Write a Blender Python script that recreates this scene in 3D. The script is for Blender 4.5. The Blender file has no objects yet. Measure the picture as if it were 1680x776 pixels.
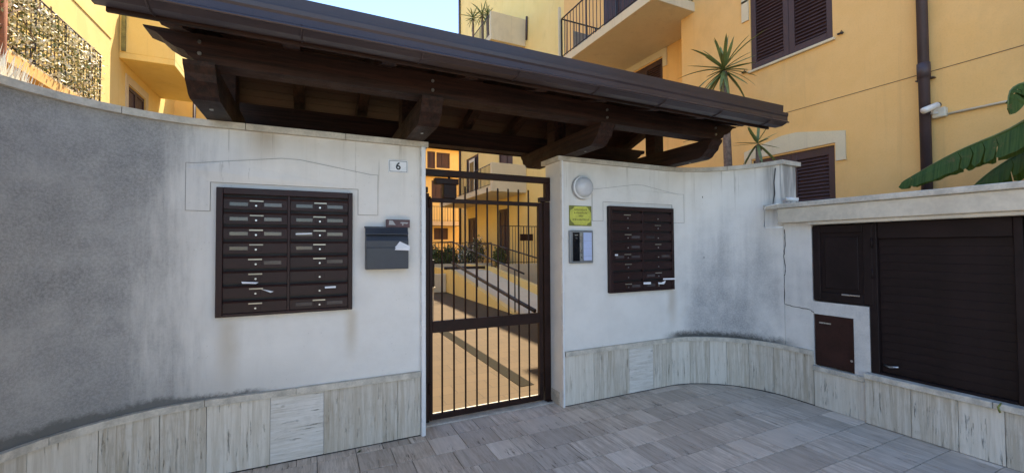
import bpy, math, random
from mathutils import Vector, Matrix
random.seed(7)
D = bpy.data
S = bpy.context.scene
COL = S.collection
R = math.radians

# ------------------------------------------------------------------ camera
FPX, CAMZ = 688.8, 1.55
_y, _p, _r = R(25.372), R(1.371), R(-.334)
FW = Vector((math.sin(_y)*math.cos(_p), math.cos(_y)*math.cos(_p), math.sin(_p)))
_rt = Vector((math.cos(_y), -math.sin(_y), 0)); _up = _rt.cross(FW)
RT = math.cos(_r)*_rt + math.sin(_r)*_up
UP = -math.sin(_r)*_rt + math.cos(_r)*_up
CAM = Vector((0, 0, CAMZ))
cd = D.cameras.new('camera'); cam = D.objects.new('camera', cd); COL.objects.link(cam)
cd.sensor_fit = 'HORIZONTAL'; cd.sensor_width = 36; cd.lens = FPX/1680*36
cd.clip_start = .05; cd.clip_end = 2000
cam.matrix_world = Matrix(((RT.x, UP.x, -FW.x, 0), (RT.y, UP.y, -FW.y, 0), (RT.z, UP.z, -FW.z, CAMZ), (0, 0, 0, 1)))
S.camera = cam

# ------------------------------------------------------------------ sky, sun, exposure
SUN_AZ, SUN_EL = 32, 65          # azimuth from +y towards +x
w = D.worlds.new('World'); S.world = w; w.use_nodes = True
nt = w.node_tree
bg = nt.nodes['Background']
sk = nt.nodes.new('ShaderNodeTexSky'); sk.sky_type = 'NISHITA'; sk.sun_disc = False
sk.sun_elevation = R(SUN_EL); sk.sun_rotation = R(SUN_AZ); sk.air_density = 1.0; sk.dust_density = 0; sk.ozone_density = 6
nt.links.new(sk.outputs[0], bg.inputs[0]); bg.inputs[1].default_value = .15
sl = D.lights.new('sun', 'SUN'); sl.energy = 4.6; sl.angle = R(.5); sl.color = (1, .93, .8)
so = D.objects.new('sun', sl); COL.objects.link(so)
sd = Vector((math.sin(R(SUN_AZ))*math.cos(R(SUN_EL)), math.cos(R(SUN_AZ))*math.cos(R(SUN_EL)), math.sin(R(SUN_EL))))
so.rotation_euler = sd.to_track_quat('Z', 'Y').to_euler(); so.location = (0, 0, 30)
S.view_settings.view_transform = 'Standard'; S.view_settings.look = 'None'
S.view_settings.exposure = 1.7; S.view_settings.gamma = 1
S.view_settings.use_white_balance = True; S.view_settings.white_balance_temperature = 7250
S.cycles.max_bounces = 8; S.cycles.diffuse_bounces = 5

# ------------------------------------------------------------------ pixel rays (direction only; the plane gives the distance)
def ray(px, py): return FW + RT*((px-840)/FPX) - UP*((py-388)/FPX)
def on_x(px, py, x): d = ray(px, py); return CAM + d*((x-CAM.x)/d.x)
def on_y(px, py, y): d = ray(px, py); return CAM + d*((y-CAM.y)/d.y)
def on_z(px, py, z=0): d = ray(px, py); return CAM + d*((z-CAM.z)/d.z)

# ------------------------------------------------------------------ materials
class NT:
    def __init__(s, name):
        s.m = D.materials.new(name); s.m.use_nodes = True
        s.t = s.m.node_tree; s.b = s.t.nodes['Principled BSDF']
    def put(s, sock, v):
        if isinstance(v, bpy.types.NodeSocket): s.t.links.new(v, sock)
        elif isinstance(v, (tuple, list)) and len(v) == 3 and sock.type == 'RGBA': sock.default_value = (*v, 1)
        else: sock.default_value = v
    def node(s, typ, out=0, ins=None, **kw):
        n = s.t.nodes.new(typ)
        for k, v in kw.items(): setattr(n, k, v)
        for k, v in (ins or {}).items(): s.put(n.inputs[k], v)
        return n.outputs[out]
    def pos(s): return s.node('ShaderNodeNewGeometry')
    def obj(s): return s.node('ShaderNodeTexCoord', 'Object')
    def rnd(s): return s.node('ShaderNodeObjectInfo', 'Random')
    def xyz(s, v):
        n = s.t.nodes.new('ShaderNodeSeparateXYZ'); s.put(n.inputs[0], v); return n.outputs
    def scale(s, v, sc, off=None):
        n = s.t.nodes.new('ShaderNodeMapping'); s.put(n.inputs[0], v); n.inputs['Scale'].default_value = sc
        if off is not None: s.put(n.inputs['Location'], off)
        return n.outputs[0]
    def noise(s, v, sc, det=4, rough=.55): return s.node('ShaderNodeTexNoise', 0, {'Vector': v, 'Scale': sc, 'Detail': det, 'Roughness': rough})
    def vor(s, v, sc): return s.node('ShaderNodeTexVoronoi', 0, {'Vector': v, 'Scale': sc})
    def math(s, op, a, b=0.): return s.node('ShaderNodeMath', 0, {0: a, 1: b}, operation=op)
    def mul(s, a, b): return s.math('MULTIPLY', a, b)
    def add(s, a, b): return s.math('ADD', a, b)
    def sm(s, v, a, b, c=0., d=1.): return s.node('ShaderNodeMapRange', 0, {0: v, 1: a, 2: b, 3: c, 4: d}, interpolation_type='SMOOTHSTEP')
    def mix(s, f, a, b):
        n = s.t.nodes.new('ShaderNodeMix'); n.data_type = 'RGBA'
        s.put(n.inputs[0], f); s.put(n.inputs[6], a); s.put(n.inputs[7], b); return n.outputs[2]
    def comb(s, x, y, z): return s.node('ShaderNodeCombineXYZ', 0, {0: x, 1: y, 2: z})
    def bump(s, h, st=.3, dist=.01):
        s.put(s.b.inputs['Normal'], s.node('ShaderNodeBump', 0, {'Strength': st, 'Distance': dist, 'Height': h}))
    def fin(s, col, rough=.8, metal=0., spec=None):
        s.put(s.b.inputs['Base Color'], col); s.put(s.b.inputs['Roughness'], rough); s.put(s.b.inputs['Metallic'], metal)
        if spec is not None: s.b.inputs['Specular IOR Level'].default_value = spec
        return s.m
M = {}
def simple(name, col, rough=.6, metal=0., var=.18, sc=6., bump=.0, spec=None, rnd=0.):
    n = NT(name); v = n.obj()
    a = n.noise(v, sc, 5, .6); b = n.noise(v, sc*7, 3, .6)
    f = n.sm(n.add(n.mul(a, .7), n.mul(b, .3)), .3, .7)
    c = n.mix(f, tuple(x*(1-var) for x in col), tuple(min(1, x*(1+var)) for x in col))
    if rnd: c = n.mix(n.mul(n.rnd(), rnd), c, tuple(x*.45 for x in col))
    if bump: n.bump(b, bump, .004)
    rr = n.sm(a, .2, .8, max(.05, rough-.1), min(1, rough+.1))
    M[name] = n.fin(c, rr, metal, spec)
    return M[name]

def plaster_white(name, side):
    n = NT(name); g = n.pos(); X, Y, Z = n.xyz(g)
    big = n.noise(g, 1.3, 4, .6); mid = n.noise(g, 5, 5, .6); fine = n.noise(g, 70, 4, .7); grit = n.noise(g, 190, 2, .6)
    c = n.mix(n.sm(mid, .3, .75), (.78, .76, .72), (.72, .70, .66))
    trowel = n.noise(n.scale(g, (1, 1, 2.5)), 9, 3, .5)
    dots = n.mul(n.sm(n.vor(g, 26), .16, .07), n.sm(n.noise(g, 3.1, 3, .6), .5, .62))
    c = n.mix(n.mul(dots, .30), c, (.40, .37, .32))
    # thin drips running down from the coping
    crisp = n.mul(n.sm(n.noise(n.scale(g, (22, 22, .5)), 1, 5, .7), .60, .64), n.sm(n.add(Z, n.mul(n.noise(n.scale(g, (14, 14, .2)), 1, 3, .6), .9)), 2.45, 2.75))
    c = n.mix(n.mul(crisp, .5), c, (.27, .25, .215))
    drip = n.noise(n.scale(g, (9, 9, .35)), 1, 4, .6)
    dm = n.mul(n.sm(drip, .52, .74), n.sm(Z, 1.5, 2.4))
    c = n.mix(n.mul(dm, .28), c, (.40, .36, .30))
    top = n.mul(n.sm(Z, 2.12, 2.42), n.sm(big, .4, .65))
    c = n.mix(n.mul(top, .4), c, (.42, .36, .28))
    if side == 'left':
        vs = n.noise(n.scale(g, (4, 4, .9)), 1.2, 5, .65)
        edge = n.add(X, n.mul(n.add(vs, -.5), .55))
        edge = n.add(n.add(edge, n.mul(n.sm(Z, 1.7, 2.4), -.12)), n.mul(n.add(n.noise(n.scale(g, (16, 16, 1.5)), 1, 5, .75), -.5), .34))
        m = n.mul(n.sm(edge, -.66, -1.05), n.sm(mid, .15, .8, .75, 1.))
        dirt = n.mix(n.sm(n.add(n.mul(fine, .65), n.mul(grit, .35)), .38, .62), (.115, .117, .122), (.275, .277, .28))
        dirt = n.mix(n.mul(n.sm(n.noise(n.scale(g, (1, 1, 2.2)), 1.8, 5, .65), .42, .68), .45), dirt, (.34, .34, .34))
        c = n.mix(m, c, dirt)
        haze = n.mul(n.sm(edge, -.25, -.75), .28)
        c = n.mix(haze, c, (.40, .40, .395))
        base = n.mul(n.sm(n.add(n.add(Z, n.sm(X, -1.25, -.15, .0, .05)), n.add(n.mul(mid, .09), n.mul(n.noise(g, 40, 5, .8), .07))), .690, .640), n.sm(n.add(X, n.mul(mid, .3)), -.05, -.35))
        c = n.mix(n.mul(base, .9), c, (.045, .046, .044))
        soft = n.mul(n.sm(n.add(Z, n.mul(mid, .2)), .95, .62), n.sm(X, .5, -.6))
        c = n.mix(n.mul(soft, .35), c, (.28, .28, .27))
        rust = n.mul(n.sm(n.math('ABSOLUTE', n.add(X, n.add(.555, n.mul(mid, -.05)))), .10, .0), n.mul(n.sm(Z, 1.09, 1.0), n.sm(Z, .45, .9)))
        c = n.mix(n.mul(rust, .5), c, (.46, .39, .29))
        rust = n.mul(n.sm(n.math('ABSOLUTE', n.add(X, n.add(-.30, n.mul(mid, .05)))), .07, .0), n.mul(n.sm(Z, 1.09, 1.02), n.sm(Z, .6, .95)))
        c = n.mix(n.mul(rust, .5), c, (.46, .37, .24))
        rust = n.mul(n.sm(n.math('ABSOLUTE', n.add(X, n.add(.36, n.mul(mid, -.08)))), .16, .0), n.sm(Z, 2.1, 2.4))
        c = n.mix(n.mul(rust, .55), c, (.36, .28, .19))
    else:
        e = n.add(X, n.mul(n.add(big, -.5), .35))
        m = n.mul(n.sm(e, 3.66, 3.95), n.sm(e, 4.46, 4.28))
        m = n.mul(n.mul(m, .85), n.sm(n.add(Z, n.mul(n.add(n.noise(n.scale(g, (6, 6, .5)), 1, 4, .6), -.5), 1.6)), 2.1, .75))
        dirt = n.mix(n.sm(fine, .35, .68), (.22, .225, .235), (.40, .40, .40))
        c = n.mix(n.mul(m, n.sm(mid, .2, .75, .6, 1.)), c, dirt)
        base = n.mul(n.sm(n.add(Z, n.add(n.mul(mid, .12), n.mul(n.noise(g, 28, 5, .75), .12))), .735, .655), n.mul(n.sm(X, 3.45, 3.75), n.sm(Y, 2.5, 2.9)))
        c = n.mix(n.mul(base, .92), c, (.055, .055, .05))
        st = n.mul(n.sm(Y, 2.95, 2.80), n.mul(n.sm(Y, 2.52, 2.56), n.sm(n.noise(n.scale(g, (5, 14, .8)), 1, 4, .6), .42, .6)))
        c = n.mix(n.mul(n.mul(st, n.sm(Z, 1.6, 2.2)), .75), c, (.17, .17, .165))
        rust = n.mul(n.sm(n.math('ABSOLUTE', n.add(X, n.add(-3.66, n.mul(mid, .05)))), .10, .0), n.mul(n.sm(Z, 1.09, 1.02), n.sm(Z, .5, .95)))
        c = n.mix(n.mul(rust, .5), c, (.40, .33, .24))
    n.bump(n.add(n.mul(trowel, 1.2), n.add(n.mul(fine, .6), n.mul(grit, .4))), .45, .005)
    M[name] = n.fin(c, .9, 0, .25)
plaster_white('white_plaster_left', 'left'); plaster_white('white_plaster_right', 'right')

def travertine(name, sc, base, light, dark, rv=.5, pale=.85):
    n = NT(name); v = n.obj(); r = n.rnd()
    off = n.comb(n.mul(r, 37.), n.mul(r, 91.), n.mul(r, 53.))
    g = n.scale(v, sc, off)
    big = n.noise(g, .55, 4, .6); streak = n.noise(g, 2.6, 7, .75); fine = n.noise(g, 8, 4, .7)
    iso = n.noise(v, 4, 3, .5); blot = n.noise(v, 9, 5, .65)
    c = n.mix(n.sm(streak, .39, .60), dark, light)
    c = n.mix(n.mul(n.sm(big, .42, .62), .45), c, base)
    c = n.mix(n.mul(n.sm(fine, .5, .68), .38), c, tuple(x*.55 for x in dark))
    c = n.mix(n.mul(n.sm(blot, .5, .72), .35), c, tuple(x*.8 for x in dark))
    c = n.mix(n.mul(r, rv), c, tuple(x*.6 for x in base))
    c = n.mix(n.mul(n.sm(n.math('FRACT', n.mul(r, 7.7)), pale, pale+.06), .4), c, tuple(min(1, x*1.1) for x in light))
    pit = n.mul(n.sm(n.noise(g, 4.2, 6, .8), .585, .63), n.sm(iso, .43, .56))
    c = n.mix(n.mul(pit, .75), c, (.085, .07, .055))
    n.bump(n.add(n.mul(pit, -1.), n.mul(streak, .4)), .7, .008)
    M[name] = n.fin(c, n.sm(streak, .2, .8, .5, .75), 0, .3)
travertine('travertine_upright', (12, 12, .6), (.61, .555, .47), (.70, .655, .575), (.47, .41, .32), .25, .72)
travertine('travertine_level', (.8, .8, 12), (.68, .65, .59), (.75, .72, .67), (.60, .56, .49), .05, 2.)
travertine('travertine_floor', (10, .8, 10), (.64, .54, .445), (.77, .67, .565), (.47, .385, .305), .62, .86)

def yellow(name, a, b, dirt):
    n = NT(name); g = n.pos(); X, Y, Z = n.xyz(g)
    big = n.noise(g, .5, 5, .65); mid = n.noise(g, 3, 5, .65); fine = n.noise(g, 60, 4, .7)
    c = n.mix(n.sm(n.add(n.mul(big, .6), n.mul(mid, .4)), .36, .64), a, b)
    c = n.mix(n.mul(n.sm(n.noise(n.scale(g, (1, 1, .6)), 1.1, 5, .7), .52, .66), .35), c, dirt)
    drip = n.sm(n.noise(n.scale(g, (7, 7, .22)), 1, 5, .7), .56, .68)
    c = n.mix(n.mul(drip, .32), c, dirt)
    c = n.mix(n.mul(n.sm(fine, .45, .7), .14), c, tuple(x*.7 for x in dirt))
    n.bump(n.add(fine, n.mul(mid, .6)), .4, .006)
    M[name] = n.fin(c, .92, 0, .2)
yellow('ochre_plaster', (.80, .475, .175), (.85, .52, .21), (.66, .40, .165))
yellow('lemon_plaster', (.86, .63, .24), (.89, .67, .28), (.70, .51, .20))
yellow('cream_plaster', (.66, .56, .38), (.71, .61, .43), (.5, .42, .3))

simple('coping_stone', (.50, .465, .40), .75, var=.25, sc=9, bump=.4)
simple('trim_stone', (.52, .48, .41), .7, var=.3, sc=12, bump=.3)
simple('mortar', (.16, .15, .135), .95, var=.3, sc=14)
simple('lintel_concrete', (.58, .52, .42), .85, var=.14, sc=5, bump=.3)
def timber(name, sc):
    n = NT(name); v = n.obj(); r_ = n.rnd()
    g_ = n.scale(v, sc, n.comb(n.mul(r_, 31.), n.mul(r_, 17.), n.mul(r_, 23.)))
    a = n.noise(g_, 1, 6, .7); f = n.noise(g_, 4, 4, .7); wv = n.noise(v, 3.5, 5, .65)
    c = n.mix(n.sm(a, .36, .64), (.011, .005, .004), (.036, .014, .009))
    c = n.mix(n.mul(n.sm(wv, .55, .72), .5), c, (.048, .026, .019))
    c = n.mix(n.mul(n.sm(f, .62, .68), .8), c, (.006, .004, .003))
    n.bump(n.add(a, n.mul(f, .6)), .5, .006)
    M[name] = n.fin(c, n.sm(wv, .3, .7, .5, .75), 0, .25)
timber('timber', (34, 1.6, 34)); timber('timber_long', (1.6, 34, 34))
simple('timber_board', (.023, .0055, .0038), .6, var=.45, sc=3, bump=.4)
simple('gutter_metal', (.046, .034, .040), .38, metal=.25, var=.12, sc=3)
simple('roof_sheet', (.045, .036, .036), .5, var=.25, sc=4)
simple('gate_iron', (.024, .0095, .007), .5, var=.35, sc=9, bump=.12, spec=.22)
simple('mailbox_metal', (.031, .0142, .0140), .45, var=.25, sc=6, rnd=.25, spec=.25)
simple('mailbox_dark', (.010, .007, .008), .6, var=.2)
simple('mailbox_window', (.095, .082, .085), .12, var=.3, sc=20, rnd=.9)
simple('aluminium', (.46, .42, .35), .35, metal=.7, var=.2, rnd=.85)
simple('steel', (.5, .5, .5), .3, metal=.9, var=.1)
simple('shutter_brown', (.058, .028, .028), .55, var=.2, sc=5, bump=.1)
simple('roller_brown', (.0155, .0088, .0088), .55, var=.4, sc=4, bump=.1, rnd=.15, spec=.2)
simple('hatch_red_brown', (.034, .0125, .0100), .5, var=.3, sc=6, spec=.25)
simple('letterbox_grey', (.034, .040, .055), .45, var=.15, sc=5)
simple('paper', (.78, .79, .82), .8, var=.05)
simple('carton_brown', (.10, .055, .06), .6, var=.3, sc=14)
simple('white_enamel', (.74, .75, .76), .3, var=.04)
simple('ink', (.015, .015, .018), .5, var=.1)
simple('lamp_glass', (.56, .57, .59), .22, var=.04, sc=4)
simple('lamp_rim', (.34, .34, .35), .35, var=.1)
simple('sign_yellow', (.56, .56, .10), .5, var=.22, sc=12)
simple('sign_olive', (.19, .20, .045), .5, var=.3, sc=12)
simple('intercom_metal', (.27, .285, .30), .35, metal=.6, var=.1)
simple('intercom_black', (.008, .009, .012), .12, var=.2)
simple('intercom_label', (.46, .55, .80), .35, var=.06, sc=16)
simple('pipe_brown', (.055, .036, .040), .5, var=.15)
simple('conduit_cream', (.62, .55, .42), .6, var=.1)
simple('cable_white', (.75, .75, .73), .5, var=.05)
simple('camera_white', (.72, .70, .66), .4, var=.06)
simple('window_glass', (.02, .024, .03), .06, var=.2, spec=.7)
simple('window_white', (.66, .62, .52), .5, var=.05)
simple('railing_iron', (.022, .014, .012), .5, var=.2)
simple('bark', (.20, .135, .10), .9, var=.45, sc=25, bump=.8)
simple('yucca_leaf', (.15, .19, .06), .5, var=.35, sc=5, rnd=.3)
simple('banana_leaf', (.040, .085, .020), .5, var=.45, sc=7, bump=.3, spec=.25)
simple('banana_rib', (.10, .14, .04), .5, var=.2)
simple('hedge_leaf', (.085, .12, .035), .55, var=.5, sc=9)
simple('jasmine_leaf', (.30, .28, .14), .55, var=.5, sc=14)
simple('jasmine_flower', (.84, .80, .68), .7, var=.1)
simple('dry_leaf', (.22, .20, .07), .7, var=.4, sc=9)
simple('terracotta', (.32, .12, .06), .8, var=.2)
simple('dark_box', (.018, .014, .013), .5, var=.2)
simple('strip_dark', (.017, .0135, .0075), .85, var=.25, sc=16, bump=.3, spec=.1)
simple('string_brown', (.13, .085, .05), .9, var=.3, sc=8)
simple('joint_grey', (.22, .21, .19), .95, var=.3, sc=20)
simple('crack_dark', (.03, .028, .026), .95, var=.2)

def banana_mat():
    n = NT('banana_leaf'); v = n.obj()
    vein = n.noise(n.scale(v, (3, 75, 3)), 1, 3, .6); blot = n.noise(v, 7, 5, .65); edge = n.noise(v, 26, 4, .7)
    c = n.mix(n.sm(vein, .3, .7), (.034, .080, .020), (.080, .140, .032))
    c = n.mix(n.mul(n.sm(blot, .5, .7), .5), c, (.095, .125, .03))
    c = n.mix(n.mul(n.mul(n.sm(edge, .56, .66), n.sm(blot, .45, .6)), .8), c, (.17, .115, .045))
    n.bump(vein, .5, .006)
    n.fin(c, .55, 0, .22)
    tr = n.t.nodes.new('ShaderNodeBsdfTranslucent'); n.put(tr.inputs[0], n.mix(.4, c, (.16, .24, .03)))
    mx = n.t.nodes.new('ShaderNodeMixShader'); mx.inputs[0].default_value = .3
    n.t.links.new(n.b.outputs[0], mx.inputs[1]); n.t.links.new(tr.outputs[0], mx.inputs[2])
    n.t.links.new(mx.outputs[0], n.t.nodes['Material Output'].inputs[0]); M['banana_leaf'] = n.m
banana_mat()

def paving_court():
    n = NT('court_paving'); g = n.pos()
    bt = n.t.nodes.new('ShaderNodeTexBrick'); n.put(bt.inputs['Vector'], g)
    bt.inputs['Scale'].default_value = 1; bt.inputs['Mortar Size'].default_value = .006
    bt.inputs['Brick Width'].default_value = .4; bt.inputs['Row Height'].default_value = .27
    bt.inputs['Color1'].default_value = (.072, .045, .019, 1); bt.inputs['Color2'].default_value = (.086, .054, .024, 1); bt.inputs['Mortar'].default_value = (.05, .032, .014, 1)
    no = n.noise(n.scale(g, (6, 1, 1)), 2, 5, .65)
    c = n.mix(n.mul(n.sm(no, .35, .7), .35), bt.outputs[0], (.062, .039, .018))
    n.bump(bt.outputs[1], -.25, .006)
    M['court_paving'] = n.fin(c, .75, 0, .25)
paving_court()
def ground_mat():
    n = NT('ground_soil'); g = n.pos()
    a = n.noise(g, 1.5, 5, .6)
    M['ground_soil'] = n.fin(n.mix(n.sm(a, .3, .7), (.16, .14, .115), (.11, .095, .08)), .95)
ground_mat()

# ------------------------------------------------------------------ mesh builder
class MB:
    def __init__(s): s.v = []; s.f = []
    def poly(s, pts):
        i = len(s.v); s.v += [tuple(p) for p in pts]; s.f.append(tuple(range(i, i+len(pts)))); return s
    def box(s, a, b, bev=0):
        x0, y0, z0 = (min(a[i], b[i]) for i in range(3)); x1, y1, z1 = (max(a[i], b[i]) for i in range(3))
        i = len(s.v)
        if bev <= 0:
            s.v += [(x, y, z) for z in (z0, z1) for y in (y0, y1) for x in (x0, x1)]
            s.f += [tuple(i+k for k in q) for q in ((0, 2, 3, 1), (4, 5, 7, 6), (0, 1, 5, 4), (2, 6, 7, 3), (0, 4, 6, 2), (1, 3, 7, 5))]
            return s
        bev = min(bev, (x1-x0)*.45, (y1-y0)*.45, (z1-z0)*.45)
        L = ((x0, x1), (y0, y1), (z0, z1)); idx = {}
        for c in [(a_, b_, c_) for a_ in (0, 1) for b_ in (0, 1) for c_ in (0, 1)]:
            for ax in range(3):
                p = []
                for k in range(3):
                    q = L[k][c[k]]
                    if k != ax: q += bev if c[k] == 0 else -bev
                    p.append(q)
                idx[(c, ax)] = len(s.v); s.v.append(tuple(p))
        def cyc(ax, side):
            o = [k for k in range(3) if k != ax]; r = []
            for u, vv in ((0, 0), (1, 0), (1, 1), (0, 1)):
                c = [0]*3; c[ax] = side; c[o[0]] = u; c[o[1]] = vv; r.append(tuple(c))
            return r
        def face(ids):
            P = [Vector(s.v[k]) for k in ids]; cen = Vector(((x0+x1)/2, (y0+y1)/2, (z0+z1)/2))
            m = sum(P, Vector())/len(P); nn = (P[1]-P[0]).cross(P[2]-P[0])
            s.f.append(tuple(ids) if nn.dot(m-cen) > 0 else tuple(reversed(ids)))
        for ax in range(3):
            for sd_ in (0, 1): face([idx[(c, ax)] for c in cyc(ax, sd_)])
            o = [k for k in range(3) if k != ax]
            for u in (0, 1):
                for vv in (0, 1):
                    c0 = [0]*3; c0[o[0]] = u; c0[o[1]] = vv; c1 = list(c0); c1[ax] = 1
                    c0, c1 = tuple(c0), tuple(c1)
                    face([idx[(c0, o[0])], idx[(c1, o[0])], idx[(c1, o[1])], idx[(c0, o[1])]])
        for c in [(a_, b_, c_) for a_ in (0, 1) for b_ in (0, 1) for c_ in (0, 1)]:
            face([idx[(c, 0)], idx[(c, 1)], idx[(c, 2)]])
        return s
    def prism(s, pts, axis, c0, c1):
        def P(p, c): return {'x': (c, p[0], p[1]), 'y': (p[0], c, p[1]), 'z': (p[0], p[1], c)}[axis]
        n = len(pts); i = len(s.v)
        s.v += [P(p, c0) for p in pts] + [P(p, c1) for p in pts]
        s.f.append(tuple(range(i, i+n))); s.f.append(tuple(reversed(range(i+n, i+2*n))))
        for k in range(n): q = (k+1) % n; s.f.append((i+q, i+k, i+n+k, i+n+q))
        return s
    def tube(s, pts, r, n=8):
        pts = [Vector(p) for p in pts]; rs = r if isinstance(r, (list, tuple)) else [r]*len(pts)
        i = len(s.v); ref = None
        for k, p in enumerate(pts):
            t = (pts[min(k+1, len(pts)-1)] - pts[max(k-1, 0)]).normalized()
            if ref is None:
                ref = Vector((0, 0, 1)) if abs(t.z) < .9 else Vector((1, 0, 0))
            a = t.cross(ref).normalized(); b = t.cross(a).normalized()
            for j in range(n):
                an = 2*math.pi*j/n
                s.v.append(tuple(p + (a*math.cos(an) + b*math.sin(an))*rs[k]))
        for k in range(len(pts)-1):
            for j in range(n):
                q = (j+1) % n
                s.f.append((i+k*n+j, i+(k+1)*n+j, i+(k+1)*n+q, i+k*n+q))
        s.f.append(tuple(i+j for j in range(n))); m = i+(len(pts)-1)*n; s.f.append(tuple(m+j for j in reversed(range(n))))
        return s
    def mesh(s, name, mat, off=(0, 0, 0), smooth=False):
        me = D.meshes.new(name)
        me.from_pydata([(x-off[0], y-off[1], z-off[2]) for x, y, z in s.v], [], s.f)
        bm_fix(me)
        me.materials.append(M[mat] if isinstance(mat, str) else mat)
        if smooth: me.polygons.foreach_set('use_smooth', [True]*len(me.polygons))
        me.update(); return me
    def build(s, name, mat, parent=None, smooth=False, center=False):
        if parent is not None: base = wloc(parent)
        else: base = Vector((0, 0, 0))
        o = base
        if center and s.v:
            xs = list(zip(*s.v)); o = Vector([(min(a)+max(a))/2 for a in xs]); o.z = min(xs[2])
        ob = D.objects.new(name, s.mesh(name, mat, o, smooth)); COL.objects.link(ob)
        if parent is not None: ob.parent = parent; ob.location = o-base
        else: ob.location = o
        return ob
import bmesh
def bm_fix(me):
    b = bmesh.new(); b.from_mesh(me); bmesh.ops.recalc_face_normals(b, faces=b.faces); b.to_mesh(me); b.free()
def wloc(o):
    v = Vector((0, 0, 0))
    while o is not None: v = v+o.location; o = o.parent
    return v
def tag(o, label, cat, group=None):
    o['label'] = label; o['category'] = cat
    if group: o['group'] = group
    return o
def thing(name, loc, label, cat, group=None):
    o = D.objects.new(name, None); COL.objects.link(o); o.location = loc; o.empty_display_size = .2
    return tag(o, label, cat, group)
def struct(o): o['kind'] = 'structure'; return o
def stuff(o): o['kind'] = 'stuff'; return o
def inst(name, me, parent, loc, rot=None, scale=None):
    """a piece sharing mesh data; loc in world"""
    o = D.objects.new(name, me); COL.objects.link(o); o.parent = parent; o.location = Vector(loc)-wloc(parent)
    if rot: o.rotation_euler = rot
    if scale: o.scale = scale
    return o
def inv(a, b, bev=0): return MB().box(a, b, bev)

# ------------------------------------------------------------------ ground
g = inv((-300, -300, -.30), (300, 400, -.06)).build('ground', 'ground_soil'); struct(g)
fl = inv((-1.55, -2.2, -.059), (4.40, 3.62, -.012)).build('pavement', 'mortar'); struct(fl)
rows = [3.386-.272*k for k in range(0, 13)]
PATCH = {}
random.seed(11)
ntile = 0
fixed = {3.386: [-.55, -.30, .035, .303, .55, .84, 1.098, 1.38, 1.62, 2.03], 3.114: [.30, .66, .965, 1.23, 1.44, 1.62, 2.03, 2.215, 2.38]}
def tile_row(y0, y1, xa, xb, seeds=()):
    global ntile
    x = xa; cuts = [xa]
    for c in seeds: cuts.append(c); x = c
    while x < xb-.16:
        x += random.choice((.11, .13, .15, .18, .2, .24, .27, .33, .38))*random.uniform(.93, 1.07)
        if xb-x < .12: x = xb
        cuts.append(min(x, xb))
    if cuts[-1] < xb: cuts.append(xb)
    for a, b in zip(cuts, cuts[1:]):
        gx = random.uniform(.0016, .0028)
        h = random.uniform(-.0014, .0014)
        me = MB().box((a+gx, y0+gx, -.03), (b-gx, y1-gx, h), .0022)
        o = me.build('paving_tile', 'travertine_floor', fl, center=True); ntile += 1
        o.rotation_euler = (random.uniform(-.002, .002), random.uniform(-.002, .002), 0)
def left_limit(y):      # inner face of the left wall
    return -1.55 if y < 2.55 else -.62-math.sqrt(max(0, .9025-(y-2.55)**2))
def right_limit(y): return 4.385 if y < 2.65 else 3.55+math.sqrt(max(0, .85**2-(y-2.65)**2))+.0
tile_row(3.386, 3.622, -1.0, 3.95, (-.70, -.375, -.10, .035, .303, .50, .705, .84, 1.098, 1.30, 1.46, 1.70))
for k, yt in enumerate(rows):
    y0 = yt-.272
    xa = left_limit(y0)-.01; xb = right_limit(y0)+.03
    sd_ = ()
    for q in fixed:
        if abs(q-yt) < .01: sd_ = [c for c in fixed[q] if c > xa+.1]
    if k > 6: xa = max(xa, 0.3)
    tile_row(y0, yt, xa, xb, sd_)
rest = MB()
for k, yt in enumerate(rows):
    if k <= 6: continue
    x = -1.55
    while x < .28:
        x2 = min(x+random.uniform(.15, .38), .298)
        rest.box((x+.002, yt-.272+.002, -.03), (x2-.002, yt-.002, random.uniform(-.001, .001)), .002); x = x2
stuff(rest.build('paving_tile', 'travertine_floor', fl))
# threshold strip of lighter stone below the gate
inv((.86, 3.625, -.03), (2.18, 3.90, .004), .003).build('threshold_stone', 'trim_stone', fl)
ct = inv((-5, 3.905, -.059), (16, 40, .0)).build('courtyard_paving', 'court_paving'); struct(ct)

# ------------------------------------------------------------------ swept walls
class Path:
    def __init__(s, kind):
        if kind == 'L': s.x0, s.dir, s.ls, s.c, s.R = .845, -1, 1.465, (-.62, 2.55), .95
        else: s.x0, s.dir, s.ls, s.c, s.R = 2.183, 1, 1.367, (3.55, 2.65), .85
        s.la = s.R*math.pi/2
    def at(s, t, off=0.):
        if t <= s.ls: return (s.x0+s.dir*t, 3.5-off)
        u = t-s.ls
        if u <= s.la:
            a = u/s.R
            return (s.c[0]+s.dir*(s.R-off)*math.sin(a), s.c[1]+(s.R-off)*math.cos(a))
        u -= s.la
        return (s.c[0]+s.dir*(s.R-off), s.c[1]-u)
    def sweep(s, mb, t0, t1, o0, o1, z0, z1, step=.06):
        ts = [t0]
        t = t0
        brk = [s.ls, s.ls+s.la]
        while t < t1-1e-6:
            nx = t1
            for b in brk:
                if t < b-1e-6 < nx: nx = min(nx, b)
            if t >= s.ls-1e-6 and t < s.ls+s.la-1e-6: nx = min(nx, t+step)
            t = nx; ts.append(t)
        i = len(mb.v)
        for t in ts:
            a = s.at(t, o0); b = s.at(t, o1)
            mb.v += [(*a, z0), (*a, z1), (*b, z1), (*b, z0)]
        for k in range(len(ts)-1):
            for j in range(4):
                q = (j+1) % 4
                mb.f.append((i+k*4+j, i+k*4+q, i+k*4+4+q, i+k*4+4+j))
        mb.f.append((i, i+1, i+2, i+3)); m = i+4*(len(ts)-1); mb.f.append((m+3, m+2, m+1, m))
        return mb
PL, PR = Path('L'), Path('R')
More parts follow.
